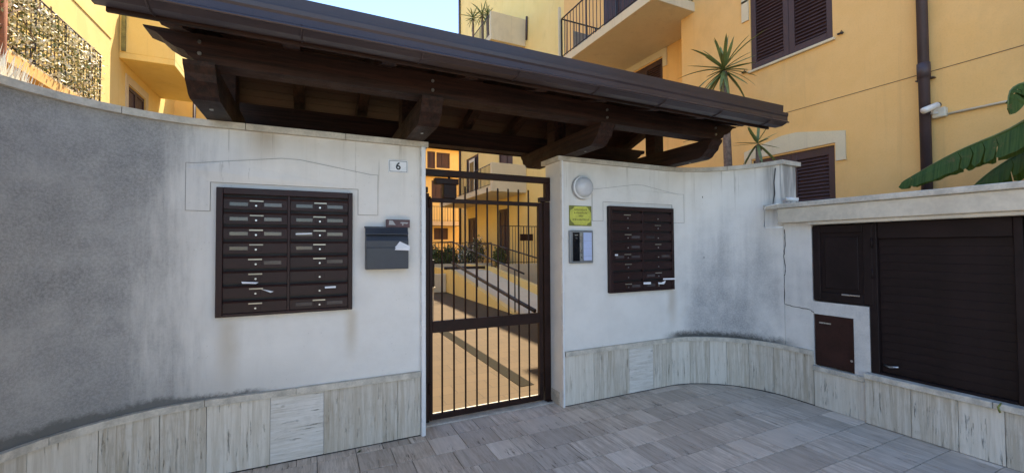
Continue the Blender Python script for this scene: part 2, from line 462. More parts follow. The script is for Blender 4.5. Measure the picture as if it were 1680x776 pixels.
LEND = 1.465+PL.la+4.2
REND = 1.367+PR.la-.0752

def slabs(P, root, cuts, z0, z1, odd=()):
    for k, (a, b) in enumerate(zip(cuts, cuts[1:])):
        mat = 'travertine_level' if k in odd else 'travertine_upright'
        e = random.uniform(-.0015, .0015)
        P.sweep(MB(), a+.0015, b-.0015, .018+e, .002, z0, z1, .05).build('travertine_slab', mat, root, center=True)
    P.sweep(MB(), cuts[0], cuts[-1], .015, .0005, -.004, .0085, .05).build('foot_joint', 'crack_dark', root)

# left wall
WL = thing('boundary_wall', (.2, 3.5, 0), 'white plastered wall with a large mailbox bank and a grey lichen stained curve', 'wall')
PL.sweep(MB(), 0, LEND, 0, -.38, -.05, 2.385, .05).build('wall_body', 'white_plaster_left', WL)
t = 0; ends = [0, .62, 1.28, 1.95, 2.6, 3.3, 4.1, LEND]
ends[0] = -.03
for a, b in zip(ends, ends[1:]):
    PL.sweep(MB(), a+.002, b-.002, .03, -.41, 2.386, 2.43, .05).build('coping_slab', 'coping_stone', WL)
ends = [.036, .95, 1.5, 2.25, 3.0, 3.9, LEND]
for a, b in zip(ends, ends[1:]):
    PL.sweep(MB(), a+.0015, b-.0015, .036, .001, .483, .527, .05).build('base_trim', 'trim_stone', WL)
slabs(PL, WL, [.036, .225, .765, 1.115, 1.49, 1.74, 2.03, 2.33, 2.66, 2.96, 3.3, 3.7, 4.2, 4.8, 5.6], .009, .481, odd=(2,))
inv((.812, 3.458, .0), (.848, 3.499, 2.385), .004).build('corner_strip', 'white_enamel', WL)

def relief(root, xc, name, mat, x0, x1):
    z0, zi, zo, zp = 1.806, 2.006, 2.128, 2.205
    pts = [(x0, z0), (x0+.135, z0), (x0+.135, zi), (x1-.15, zi), (x1-.15, z0), (x1, z0), (x1, zo), (x1-.06, zo), ((x0+x1)/2+.06, zp), ((x0+x1)/2-.06, zp), (x0+.03, zo)]
    pts[-1] = (x0+.03, zo); pts.append((x0, zo))
    def wy(x):
        if x < -.62: return 2.55+math.sqrt(.9025-(x+.62)**2)
        if x > 3.55: return 2.65+math.sqrt(.7225-(x-3.55)**2)
        return 3.5
    full = []
    for (a, b) in zip(pts, pts[1:]+pts[:1]):
        for q in range(8): full.append((a[0]+(b[0]-a[0])*q/8, a[1]+(b[1]-a[1])*q/8))
    mb = MB().prism(full, 'y', 3.4955, 3.4995); mb.v = [(x, y-3.5+wy(x), z) for x, y, z in mb.v]; mb.build('plaster_surround', mat, root)
    pts = full
    # thin dark joint line round the panel
    j = MB()
    for (a, b) in zip(pts, pts[1:]+pts[:1]):
        A = Vector((a[0], 0, a[1])); B = Vector((b[0], 0, b[1])); d = (B-A).normalized(); nrm = Vector((-d.z, 0, d.x))*.0013
        q = [A+nrm, B+nrm, B-nrm, A-nrm]
        i = len(j.v); j.v += [(p.x, wy(p.x)-.0055, p.z) for p in q] + [(p.x, wy(p.x)-.001, p.z) for p in q]
        j.f += [(i, i+1, i+2, i+3), (i+7, i+6, i+5, i+4), (i, i+4, i+5, i+1), (i+2, i+6, i+7, i+3), (i+1, i+5, i+6, i+2), (i+3, i+7, i+4, i)]
    j.build('joint_line', 'joint_grey', root)
relief(WL, 0, 'r', 'white_plaster_left', -.776, .469)

# right wall with pier and concave curve
WR = thing('boundary_wall', (3, 3.5, 0), 'white plastered pier and concave wall right of the gate with a narrow mailbox bank', 'wall')
PR.sweep(MB(), 0, REND, 0, -.28, -.05, 2.385, .05).build('wall_body', 'white_plaster_right', WR)
ends = [-.035, .75, 1.5, 2.1, REND+.03]
for a, b in zip(ends, ends[1:]):
    PR.sweep(MB(), a+.002, b-.002, .03, -.315, 2.386, 2.43, .05).build('coping_slab', 'coping_stone', WR)
ends = [.03, .9, 1.62, 2.3, 1.367+PR.la+.20]
for a, b in zip(ends, ends[1:]):
    PR.sweep(MB(), a+.0015, b-.0015, .036, .001, .483, .527, .05).build('base_trim', 'trim_stone', WR)
slabs(PR, WR, [.0, .37, .82, 1.15, 1.42, 1.66, 1.88, 2.06, 2.28, 2.52, 1.367+PR.la+.2], .009, .481, odd=(2,))
inv((2.1805, 3.462, 0), (2.20, 3.499, 2.385), .003).build('corner_strip', 'white_enamel', WR)
relief(WR, 0, 'r', 'white_plaster_right', 2.561, 3.80)
inv((2.176, 3.53, .0), (2.1825, 3.88, .13), .001).build('skirting', 'trim_stone', WR)

for root, px, py, hgt in ((WL, 309, 531, .022), (WR, 1137, 325.5, .012), (WR, 1139, 422, .012)):
    p = on_y(px, py, 3.5)
    yy_ = 3.4985 if p.x < 3.5 else 2.65+math.sqrt(.7225-(p.x-3.55)**2)-.004
    MB().prism([(p.x-.004, p.z), (p.x+.001, p.z-hgt), (p.x+.006, p.z-.002), (p.x+.002, p.z+hgt)], 'y', yy_-.003, yy_).build('chip', 'crack_dark', root)
# ------------------------------------------------------------------ service wall at right, with shutter bays
GW = thing('service_wall', (4.6, 1, 0), 'low white wall with concrete lintel over dark roller shutter and meter hatches', 'wall')
XF = 4.4
b = MB()
b.box((XF, 2.452, -.05), (XF+.28, 2.722, 1.77))                 # strip beside hatches
b.build('wall_body', 'white_plaster_right', GW)
inv((XF, 1.995, .884), (XF+.12, 2.4515, 1.004)).build('wall_band', 'white_plaster_right', GW)
inv((XF, 1.995, .30), (XF+.12, 2.115, .8835)).build('pilaster', 'white_plaster_right', GW)
inv((XF+.02, -2.6, -.05), (XF+.34, 2.4515, .345)).build('plinth', 'mortar', GW)
inv((XF+.25, -2.6, .346), (XF+.35, 2.4515, 1.80)).build('back_wall', 'mortar', GW)
# lintel and its cap
inv((4.29, -2.6, 1.772), (4.62, 2.71, 1.918), .006).build('lintel', 'lintel_concrete', GW)
inv((4.27, -2.6, 1.920), (4.66, 2.716, 1.968), .005).build('lintel_cap', 'coping_stone', GW)
inv((4.31, -2.6, 1.742), (4.60, 2.44, 1.7705), .003).build('lintel_fillet', 'lintel_concrete', GW)
inv((4.27, 2.718, 1.920), (4.37, 2.85, 1.968), .004).build('lintel_cap', 'coping_stone', GW)
# base slabs and trims
yy = [2.448, 2.02, 1.71, 1.435, 1.20, .88, .5, .1, -.4, -1.0, -1.7, -2.5]
for k, (a, c) in enumerate(zip(yy, yy[1:])):
    f = XF-.018 if k == 0 else 4.352
    z = .343 if k == 0 else .389
    inv((f+random.uniform(-.001, .001), c+.0015, .003), (XF+.019, a-.0015, z), .002).build('travertine_slab', 'travertine_upright', GW, center=True)
inv((XF-.036, 2.022, .346), (XF+.24, 2.448, .389), .003).build('base_trim', 'trim_stone', GW)
for a, c in ((2.016, 1.252), (1.248, .3), (.297, -.8), (-.803, -2.5)):
    inv((4.325, c, .391), (XF+.24, a, .436), .003).build('base_trim', 'trim_stone', GW)
# hatch with panel
def hatch(y0, y1, z0, z1, mat, x):
    h = MB().box((x, y0, z0), (x+.03, y1, z1), .003)
    o = h.build('hatch_door', mat, GW); return o
o = hatch(1.958, 2.448, 1.012, 1.735, 'roller_brown', XF+.015)
fr = MB()
fr.box((XF-.004, 2.378, 1.02), (XF+.0148, 2.442, 1.728), .003); fr.build('hatch_stile', 'roller_brown', o)
MB().box((XF-.004, 1.962, 1.02), (XF+.0148, 2.03, 1.728), .003).build('hatch_stile', 'roller_brown', o)
MB().box((XF-.004, 2.032, 1.66), (XF+.0148, 2.376, 1.728), .003).build('hatch_rail', 'roller_brown', o)
MB().box((XF-.004, 2.032, 1.02), (XF+.0148, 2.376, 1.10), .003).build('hatch_rail', 'roller_brown', o)
MB().box((XF+.004, 2.07, 1.14), (XF+.0148, 2.34, 1.62), .006).build('hatch_panel', 'roller_brown', o)
MB().box((XF-.012, 2.06, 1.085), (XF-.0045, 2.20, 1.098), .002).build('latch_bar', 'steel', o)
for z in (1.25, 1.52): MB().tube([(XF-.006, 1.962, z), (XF-.006, 1.962, z+.09)], .008, 8).build('hinge', 'roller_brown', o, True)
o = hatch(2.122, 2.441, .40, .878, 'hatch_red_brown', XF+.004)
MB().box((XF-.002, 2.118, .393), (XF+.0038, 2.128, .88)).build('hatch_edge', 'hatch_red_brown', o)
MB().tube([(XF-.004, 2.135, .50), (XF+.01, 2.135, .50)], .012, 10).build('lock', 'steel', o)
MB().box((XF-.001, 2.30, .80), (XF+.0035, 2.40, .812)).build('scratch_plate', 'steel', o)
# roller shutter: guides and slats
MB().box((XF-.0, 1.93, .437), (XF+.06, 1.99, 1.735), .004).build('shutter_guide', 'roller_brown', GW)
MB().box((XF-.0, 1.10, .437), (XF+.06, 1.145, 1.735), .004).build('shutter_guide', 'roller_brown', GW)
MB().box((XF+.0, -.9, .437), (XF+.06, 1.09, 1.735), .004).build('shutter_panel', 'roller_brown', GW)
MB().box((XF+.01, 1.147, 1.60), (XF+.06, 1.928, 1.738), .004).build('shutter_head', 'roller_brown', GW)
sl_me = MB().prism([(-.0094, 0), (-.010, .0015), (-.0103, .0645), (-.0094, .0662), (.012, .067), (.012, 0)], 'y', -.39, .39).mesh('shutter_slat', 'roller_brown')
for k in range(17):
    inst('shutter_slat', sl_me, GW, (XF+.048, 1.537, .4565+k*.0673))
MB().box((XF+.0, 1.147, .437), (XF+.07, 1.928, .455), .003).build('shutter_foot', 'roller_brown', GW)
MB().tube([(4.43, 1.91, .52), (4.405, 1.86, .515), (4.40, 1.80, .53)], .008, 6).build('shutter_handle', 'steel', GW, True)
# crack in the plaster between wall and pilaster
ck = MB(); pts = [on_x(px, py, XF-.001) for px, py in ((1287, 376), (1288, 400), (1286, 420), (1289, 446), (1287, 452), (1287, 498), (1300, 502), (1330, 508), (1336, 514))]
pts2 = []
for a, c in zip(pts, pts[1:]):
    for q in range(5): pts2.append(a.lerp(c, q/5)+Vector((0, random.uniform(-.004, .004), random.uniform(-.004, .004))))
ck.tube(pts2, [random.uniform(.0015, .0045) for _ in pts2], 5); ck.build('crack', 'crack_dark', GW)
pts = [on_x(px, py, 4.37) for px, py in ((1272, 276), (1270, 300), (1271, 318), (1268, 335))]
MB().tube(pts, [.006, .004, .006, .003], 5).build('crack', 'crack_dark', GW)
# white cable loop at the lintel end
cb = MB(); Q = [on_x(px, py, 4.262) for px, py in ((1278, 334), (1256, 339), (1254, 345), (1254, 372), (1257, 374), (1284, 373))]
cb.tube(Q, .006, 6); tag(cb.build('cable', 'cable_white', None, True), 'thin white cable looped round the left end of the concrete lintel', 'cable')
tp = thing('floodlight', on_x(1296, 334, 4.40), 'small white and silver lamp fitting on lintel cap beside stub pier', 'lamp fitting')
c0 = on_x(1296, 331, 4.42); c0.z = 2.0
MB().tube([c0+Vector((-.03, .02, .02)), c0+Vector((.05, -.05, .01))], .022, 10).build('lamp_body', 'camera_white', tp, True)
MB().tube([c0+Vector((.02, 0, -.032)), c0+Vector((.02, 0, .01))], .009, 8).build('lamp_foot', 'steel', tp, True)
hk = on_x(1641, 667, 4.32); hk2 = MB().tube([hk+Vector((.02, 0, .02)), hk+Vector((-.02, .005, .0)), hk+Vector((-.02, -.004, -.035))], .006, 6)
hk2.build('hook', 'sign_olive', GW, True)

# ------------------------------------------------------------------ gate
GF = thing('steel_portal', (1.55, 3.72, 0), 'dark brown fixed steel posts and overhead bar around the gate opening', 'portal')
GI = 'gate_iron'
MB().box((.892, 3.70, 0), (.938, 3.76, 2.03), .003).build('post', GI, GF)
MB().box((2.108, 3.69, 0), (2.178, 3.77, 2.00), .003).build('post', GI, GF)
MB().box((.85, 3.69, 2.19), (2.205, 3.75, 2.249), .003).build('overhead_bar', GI, GF)
MB().box((2.132, 3.688, 2.012), (2.207, 3.748, 2.1885), .003).build('drop_bar', GI, GF)
MB().box((2.07, 3.69, 1.998), (2.1315, 3.75, 2.045), .003).build('striker_block', GI, GF)
MB().box((.85, 3.69, 2.035), (.925, 3.75, 2.085), .003).build('wall_bracket', GI, GF)
MB().box((2.12, 3.66, .0), (2.23, 3.78, .012), .003).build('foot_plate', GI, GF)
GT = thing('gate', (1.5, 3.72, 0), 'dark brown iron gate leaf of slim vertical bars with broad middle rail', 'gate')
MB().box((.940, 3.70, .015), (.968, 3.74, 1.99), .002).build('stile', GI, GT)
MB().box((2.052, 3.70, .015), (2.098, 3.74, 1.99), .002).build('stile', GI, GT)
MB().box((.9685, 3.702, .015), (2.0515, 3.738, .062), .002).build('rail', GI, GT)
MB().box((.9685, 3.697, .785), (2.0515, 3.743, .885), .003).build('rail', GI, GT)
MB().box((.9685, 3.702, 1.953), (2.0515, 3.738, 1.99), .002).build('rail', GI, GT)
for k in range(9):
    x = 1.06+k*.111
    zt = 1.99 if k < 2 else 2.115
    MB().tube([(x, 3.722, .05), (x, 3.722, zt-.01), (x, 3.722, zt)], [.0085, .0085, .005], 10).build('bar', GI, GT, True)
MB().box((1.066, 3.685, 1.992), (1.188, 3.745, 2.118), .004).build('lock_box', GI, GT)
MB().box((.988, 3.68, 2.119), (1.208, 3.75, 2.172), .004).build('lock_cover', GI, GT)
MB().tube([(1.125, 3.715, 2.17), (1.125, 3.715, 2.192)], .012, 8).build('lock_pin', GI, GT, True)
for z in (.25, 1.9): MB().tube([(.939, 3.694, z), (.939, 3.694, z+.10)], .012, 8).build('hinge', GI, GT, True)

# ------------------------------------------------------------------ mailbox banks
win_me = MB().box((-.055, -.003, 0), (.055, .003, .026), .001).mesh('name_window', 'mailbox_window')
bar_me = MB().box((-.043, -.003, 0), (.043, .003, .0105), .001).mesh('label_strip', 'aluminium')
lock_me = MB().tube([(0, -.004, 0), (0, .004, 0)], .0065, 10).mesh('lock', 'steel')
cen_me = MB().box((-.032, -.003, 0), (.032, .003, .036), .001).mesh('lock_plate', 'mailbox_metal')
door_me = MB().prism([(-.012, 0), (-.012, .068), (-.020, .080), (-.016, .0835), (.012, .0835), (.012, 0)], 'x', -.196, .196).mesh('mailbox_door', 'mailbox_metal')
def bank(name, x0, x1, z0, z1, label, cfg):
    xc = (x0+x1)/2
    B = thing('mailbox_bank', (xc, 3.5, z0), label, 'mailboxes')
    MB().box((x0+.002, 3.484, z0+.002), (x1-.002, 3.4992, z1-.002)).build('back_plate', 'mailbox_dark', B)
    fr = .040
    MB().box((x0, 3.452, z0), (x0+fr, 3.4835, z1), .003).build('frame', 'mailbox_metal', B)
    MB().box((x1-fr*.8, 3.452, z0), (x1, 3.4835, z1), .003).build('frame', 'mailbox_metal', B)
    MB().box((x0+fr+.0005, 3.452, z1-.045), (x1-fr*.8-.0005, 3.4835, z1), .003).build('frame', 'mailbox_metal', B)
    MB().box((x0+fr+.0005, 3.452, z0), (x1-fr*.8-.0005, 3.4835, z0+.022), .003).build('frame', 'mailbox_metal', B)
    MB().box((xc-.0065, 3.458, z0+.0225), (xc+.0115, 3.4835, z1-.0455), .002).build('divider', 'mailbox_metal', B)
    H = (z1-z0-.07)/8
    for r in range(8):
        for c in (0, 1):
            cx = xc+(-.2035 if c == 0 else .211)
            z = z1-.049-(r+1)*H+.004
            wid = ((xc-.0065)-(x0+fr)-.004)/.392 if c == 0 else ((x1-fr*.8)-(xc+.0115)-.004)/.392
            cx = (x0+fr+xc-.0065)/2 if c == 0 else (x1-fr*.8+xc+.0115)/2
            d = inst('mailbox_door', door_me, B, (cx, 3.474, z), None, (wid, 1, 1))
            wv, bv = cfg(r, c)
            for sgn in (-1, 1):
                if wv > random.random():
                    inst('name_window', win_me, d, (cx+sgn*.105, 3.4615, z+.022))
                    d.children[-1].scale = (1/wid, 1, 1)
            inst('lock_plate', cen_me, d, (cx, 3.4605, z+.016))
            inst('lock', lock_me, d, (cx, 3.456, z+.026))
            if bv: inst('label_strip', bar_me, d, (cx+random.uniform(-.004, .004), 3.4578, z+.0545))
    return B
random.seed(5)
bank('a', -.600, .276, 1.076, 1.970, 'dark brown bank of sixteen mailboxes in the wall left of the gate', lambda r, c: ((1, 1) if r < 3 else ((.35, 1) if r < 5 else (.2, c == 0 or r > 6))))
bank('b', 2.745, 3.638, 1.066, 1.962, 'dark brown bank of sixteen mailboxes beside the intercom on the right pier', lambda r, c: (.3, (r, c) in ((0, 0), (1, 1), (2, 0), (3, 1), (4, 0), (5, 0), (6, 1), (7, 0))))
def paper(pts, label, mat='paper', th=.002):
    n = (Vector(pts[1])-Vector(pts[0])).cross(Vector(pts[2])-Vector(pts[0])).normalized()*th
    mb = MB(); k = len(pts); A = [Vector(p) for p in pts]
    mb.v = [tuple(p) for p in A]+[tuple(p+n) for p in A]
    mb.f = [tuple(range(k)), tuple(reversed(range(k, 2*k)))]+[(i, (i+1) % k, k+(i+1) % k, k+i) for i in range(k)]
    return tag(mb.build('leaflet', mat, None, center=True), label, 'leaflet')
def P3(px, py, y): return tuple(on_y(px, py, y))
paper([P3(396, 462, 3.44), P3(424, 463, 3.43), P3(420, 465.5, 3.425), P3(397, 465, 3.435)], 'white leaflet poking out of the left mailbox bank, seventh row')
paper([P3(428, 474, 3.452), P3(449, 478, 3.45), P3(444, 480, 3.445)], 'folded paper slip stuck low in the left mailbox bank')
paper([P3(533, 470, 3.45), P3(551, 469, 3.45), P3(551, 472, 3.445), P3(533, 473, 3.445)], 'white label slip on a lower right door of left mailbox bank')
paper([P3(485, 383, 3.45), P3(512, 382, 3.45), P3(512, 384, 3.445), P3(485, 385, 3.445)], 'narrow paper slip in third row of left mailbox bank')
paper([P3(1088, 456.5, 3.45), P3(1108, 456, 3.41), P3(1108, 458.5, 3.41), P3(1088, 459, 3.45)], 'pale blue envelope edge sticking out beside right mailbox bank')
paper([P3(1056, 463, 3.45), P3(1068, 462.5, 3.45), P3(1068, 466, 3.445), P3(1056, 466.5, 3.445)], 'small white notice on bottom door of right mailbox bank')
paper([P3(1080, 463, 3.45), P3(1091, 464, 3.45), P3(1092, 460, 3.445), P3(1089, 466, 3.445), P3(1080, 466, 3.445)], 'crumpled paper in bottom right door of right mailbox bank')
paper([P3(1009, 417, 3.45), P3(1014, 417, 3.45), P3(1014, 419.5, 3.445), P3(1009, 419.5, 3.445)], 'tiny white sticker on fifth row of right mailbox bank')

# ------------------------------------------------------------------ things on the left wall
LB = thing('letter_box', (.54, 3.45, 1.38), 'single dark grey letter box on white wall below the house number', 'letter box')
MB().prism([(3.499, 1.378), (3.41, 1.378), (3.405, 1.60), (3.43, 1.655), (3.43, 1.705), (3.499, 1.715)], 'x', .372, .694).build('body', 'letterbox_grey', LB)
MB().prism([(3.4985, 1.717), (3.42, 1.700), (3.395, 1.655), (3.395, 1.650), (3.415, 1.690), (3.4985, 1.707)], 'x', .366, .690).build('lid', 'letterbox_grey', LB)
MB().prism([(3.402, 1.379), (3.396, 1.383), (3.393, 1.545), (3.404, 1.548)], 'x', .374, .692).build('flap', 'letterbox_grey', LB)
paper([P3(646, 408, 3.405), P3(656, 396, 3.40), P3(673, 404, 3.36), P3(672, 411, 3.36), P3(648, 410, 3.39)], 'white folded flyer sticking out of the grey letter box')
ca = thing('carton', (.62, 3.46, 1.71), 'small purple brown printed carton tucked above grey letter box', 'carton')
MB().box((.526, 3.440, 1.708), (.712, 3.470, 1.772), .002).build('carton_body', 'carton_brown', ca)
MB().prism([(.545, 1.728), (.60, 1.728), (.575, 1.762), (.55, 1.765)], 'y', 3.4385, 3.4395).build('print_mark', 'lamp_rim', ca)
MB().prism([(.635, 1.742), (.69, 1.738), (.70, 1.75), (.64, 1.752)], 'y', 3.4385, 3.4395).build('print_mark', 'lamp_rim', ca)
MB().prism([(.65, 1.725), (.66, 1.725), (.66, 1.74), (.65, 1.74)], 'y', 3.4385, 3.4395).build('print_mark', 'lamp_rim', ca)
HN = thing('house_number', (.628, 3.49, 2.158), 'white enamel house number plate 6 with thin black border near gate', 'number plate')
MB().box((.550, 3.489, 2.158), (.707, 3.4995, 2.262), .002).build('plate', 'white_enamel', HN)
for a, c in (((.558, 2.166), (.699, 2.169)), ((.558, 2.251), (.699, 2.254)), ((.558, 2.169), (.561, 2.251)), ((.696, 2.169), (.699, 2.251))):
    MB().box((a[0], 3.4875, a[1]), (c[0], 3.4888, c[1])).build('border_line', 'ink', HN)
def text(s, size, loc, mat, parent, name, rot=(math.pi/2, 0, 0), ext=.0006, bold=0.):
    cu = D.curves.new('t', 'FONT'); cu.body = s; cu.size = size; cu.align_x = 'CENTER'; cu.align_y = 'CENTER'; cu.extrude = ext; cu.offset = bold
    t = D.objects.new('t', cu); COL.objects.link(t)
    dg = bpy.context.evaluated_depsgraph_get(); me = D.meshes.new_from_object(t.evaluated_get(dg))
    D.objects.remove(t); me.materials.clear(); me.materials.append(M[mat])
    o = D.objects.new(name, me); COL.objects.link(o); o.parent = parent; o.location = Vector(loc)-wloc(parent); o.rotation_euler = rot
    return o
text('6', .082, (.628, 3.488, 2.209), 'ink', HN, 'digit', bold=.002)

# ------------------------------------------------------------------ things on the right pier
LP = thing('wall_lamp', (2.43, 3.5, 2.02), 'round white bulkhead lamp above the yellow sign on the pier', 'wall lamp')
def dome(cx, cz, y0, prof, n=24, sx=1., sz=1.):
    mb = MB(); 
    for k, (r, d) in enumerate(prof):
        for j in range(n):
            a = 2*math.pi*j/n; mb.v.append((cx+math.cos(a)*r*sx, y0-d, cz+math.sin(a)*r*sz))
    for k in range(len(prof)-1):
        for j in range(n):
            q = (j+1) % n; mb.f.append((k*n+j, k*n+q, (k+1)*n+q, (k+1)*n+j))
    mb.f.append(tuple(reversed(range(n)))); m = (len(prof)-1)*n; mb.f.append(tuple(m+j for j in range(n)))
    return mb
dome(2.432, 2.135, 3.4995, [(.112, 0), (.118, .006), (.118, .03), (.108, .036)], 28).build('lamp_base', 'lamp_rim', LP, True)
dome(2.432, 2.135, 3.463, [(.104, 0), (.102, .02), (.09, .042), (.068, .058), (.036, .067), (.008, .069)], 28).build('lamp_globe', 'lamp_glass', LP, True)
dome(2.432, 2.135, 3.464, [(.115, -.002), (.117, .002), (.112, .008), (.105, .009)], 28).build('lamp_ring', 'white_enamel', LP, True)
SG = thing('sign', (2.416, 3.5, 1.752), 'square yellow green notice with faint red lettering above the intercom', 'sign')
MB().box((2.282, 3.492, 1.752), (2.550, 3.4992, 1.953), .002).build('sign_plate', 'sign_olive', SG)
cx, cz = 2.416, 1.853
oc = [(cx+a, cz+b_) for a, b_ in ((-.07, -.092), (.07, -.092), (.085, -.075), (.118, -.06), (.126, -.03), (.126, .03), (.112, .05), (.085, .078), (.07, .092), (-.07, .092), (-.085, .072), (-.118, .055), (-.126, .03), (-.126, -.03), (-.112, -.055), (-.085, -.075))]
MB().prism(oc, 'y', 3.4895, 3.4918).build('sign_field', 'sign_yellow', SG)
random.seed(3)
for zz, wid, hh in ((.048, .15, .022), (.020, .155, .018), (-.012, .045, .017), (-.048, .19, .02)):
    x = cx-wid/2
    while x < cx+wid/2:
        ww = random.uniform(.007, .013)
        h_ = hh*random.uniform(.8, 1.1)
        MB().prism([(x, cz+zz), (x+ww*.35, cz+zz), (x+ww*.6, cz+zz+h_*.5), (x+ww, cz+zz+h_), (x+ww*.6, cz+zz+h_), (x+ww*.1, cz+zz+h_*.55)], 'y', 3.4885, 3.4894).build('letter_mark', 'hatch_red_brown' if zz > 0 else 'crack_dark', SG)
        x += ww+random.uniform(.003, .006)
IC = thing('intercom', (2.41, 3.48, 1.38), 'metal framed intercom panel with black camera strip and pale name list', 'intercom')
MB().box((2.273, 3.462, 1.382), (2.546, 3.4993, 1.705), .006).build('housing', 'intercom_metal', IC)
MB().box((2.300, 3.457, 1.402), (2.380, 3.4618, 1.685), .002).build('camera_module', 'intercom_black', IC)
MB().tube([(2.34, 3.4525, 1.63), (2.34, 3.458, 1.63)], .014, 14).build('lens', 'window_glass', IC, True)
MB().box((2.322, 3.4545, 1.655), (2.358, 3.4568, 1.661)).build('speaker_slot', 'steel', IC)
MB().box((2.425, 3.457, 1.408), (2.525, 3.4618, 1.685), .002).build('name_panel', 'intercom_label', IC)
for k in range(3):
    MB().box((2.43, 3.4558, 1.45+k*.075), (2.52, 3.4568, 1.4515+k*.075)).build('name_line', 'intercom_metal', IC)
MB().box((2.385, 3.459, 1.405), (2.412, 3.4618, 1.682), .002).build('button_strip', 'steel', IC)

# ------------------------------------------------------------------ canopy
CN = thing('entrance_canopy', (1.55, 3.6, 2.43), 'dark timber gabled canopy with metal gutter standing over gate and walls', 'canopy')
SL, YR, ZB = .33, 3.70, 2.862       # slope, ridge y, underside of boards at y=2.9
def zb(y): return ZB+(min(y, 2*YR-y)-2.9)*SL
XA, XB = -.90, 3.96
beam_prof = [(2.862, 2.603), (2.868, 2.578), (2.90, 2.545), (2.915, 2.507), (2.955, 2.478), (2.985, 2.446), (3.03, 2.432),
             (4.20, 2.432), (4.25, 2.448), (4.28, 2.48), (4.33, 2.50), (4.345, 2.545), (4.38, 2.578), (4.385, 2.603)]
for x0, x1 in ((-.66, -.51), (.68, .83), (2.20, 2.35), (3.54, 3.69)):
    MB().prism(beam_prof, 'x', x0, x1).build('cantilever_beam', 'timber', CN)
    MB().box((x0+.004, 3.636, 2.6035), (x1-.004, 3.783, 2.93), .006).build('post', 'timber', CN)
def purlin(y0, y1, z0, z1):
    h = z1-z0
    L = [(-.56, z0), (-.60, z0+.006), (-.64, z0+.03), (-.655, z0+.055), (-.70, z0+.068), (-.745, z0+.095), (-.78, z0+.13), (-.835, z0+.148), (-.84, z1)]
    Rr = [(3.60-(-.56-a)+0, b) if False else (3.92+(-.84-a)*-1*-1, b) for a, b in L]
    Rr = [(3.925-(a+.84), b) for a, b in L]
    MB().prism(list(reversed(L))+[(3.645, z0)]+Rr[1:] , 'y', y0, y1).build('purlin', 'timber_long', CN)
purlin(2.882, 3.025, 2.604, 2.764); purlin(4.20, 4.34, 2.604, 2.790)
MB().box((-.84, 3.63, 2.932), (3.9, 3.79, 3.02), .006).build('ridge_beam', 'timber_long', CN)
nr = 9
for k in range(nr):
    x = -.66+k*(4.34/(nr-1))
    for sd_ in (0, 1):
        if sd_ == 0: a, c = 2.575, YR-.002
        else: a, c = YR+.002, 4.70
        pr = [(a, zb(a)-.002), (c, zb(c)-.002), (c, zb(c)-.098), (a, zb(a)-.098)]
        if sd_ == 0: pr = [(a, zb(a)-.002), (c, zb(c)-.002), (c, zb(c)-.098), (a+.10, zb(a+.10)-.098), (a+.04, zb(a)-.062), (a, zb(a)-.05)]
        MB().prism(pr, 'x', x-.045, x+.045).build('rafter', 'timber', CN)
for xc_ in (-.585, .755, 2.275, 3.615):
    for dz in (2.65, 2.715): MB().tube([(xc_, 2.8815, dz), (xc_, 2.872, dz)], .011, 8).build('bolt', 'steel', CN)
    MB().tube([(xc_, 3.2, 2.4315), (xc_, 3.2, 2.424)], .012, 8).build('bolt', 'steel', CN)
# roof boards (each plank), covering and edge
nb = 11
for sd_ in (0, 1):
    a0, a1 = (2.56, YR) if sd_ == 0 else (YR, 4.74)
    for k in range(nb):
        a = a0+(a1-a0)*k/nb+.002; c = a0+(a1-a0)*(k+1)/nb-.002
        MB().prism([(a, zb(a)), (c, zb(c)), (c, zb(c)+.022), (a, zb(a)+.022)], 'x', XA+.04, XB-.02).build('roof_board', 'timber_board', CN)
for sd_ in (0, 1):
    a0, a1 = (2.50, YR) if sd_ == 0 else (YR, 4.76)
    MB().prism([(a0, zb(a0)+.024), (a1, zb(a1)+.024), (a1, zb(a1)+.06), (a0, zb(a0)+.06)], 'x', XA, XB).build('roof_covering', 'roof_sheet', CN)
    for k in range(26):
        x = XA+.05+k*(XB-XA-.1)/25
        MB().prism([(a0+.01, zb(a0)+.061), (a1, zb(a1)+.061), (a1, zb(a1)+.085), (a0+.01, zb(a0)+.085)], 'x', x-.02, x+.02).build('roof_rib', 'roof_sheet', CN)
MB().box((XA, YR-.08, zb(YR)+.088), (XB, YR+.08, zb(YR)+.13), .02).build('ridge_cap', 'roof_sheet', CN)
MB().box((XA+.01, 4.765, zb(4.76)-.08), (XB-.01, 4.80, zb(4.76)+.06), .004).build('fascia', 'timber_long', CN)
GX0, GX1 = -.915, 4.02
def gz(py, y): return on_y(841, py, y).z
capy = 2.455
MB().prism([(capy, gz(97, capy)), (capy, gz(89, capy)), (capy-.004, gz(75.3, capy-.004)), (2.62, gz(75.3, capy)+.050), (2.62, gz(97, capy)+.03)], 'x', GX0+.02, GX1-.015).build('roof_edge', 'gutter_metal', CN)
gp = [(2.428, gz(91, 2.415)), (2.415, gz(91, 2.415)), (2.418, gz(97, 2.418)), (2.425, gz(101, 2.425)), (2.424, gz(110, 2.424)), (2.414, gz(110.8, 2.414)), (2.409, gz(112.5, 2.409)), (2.414, gz(114.3, 2.414)), (2.430, gz(115, 2.430)), (2.452, gz(119.5, 2.452)), (2.475, gz(124.5, 2.475)), (2.505, gz(128, 2.505)), (2.545, gz(128, 2.505)), (2.556, gz(122, 2.505)), (2.556, gz(92, 2.5)),
      (2.552, gz(92, 2.5)), (2.552, gz(121.5, 2.505)), (2.543, gz(127, 2.505)), (2.507, gz(127, 2.505)), (2.478, gz(123.5, 2.475)), (2.455, gz(118.5, 2.452)), (2.433, gz(113, 2.43)), (2.428, gz(110, 2.424)), (2.428, gz(92.5, 2.425))]
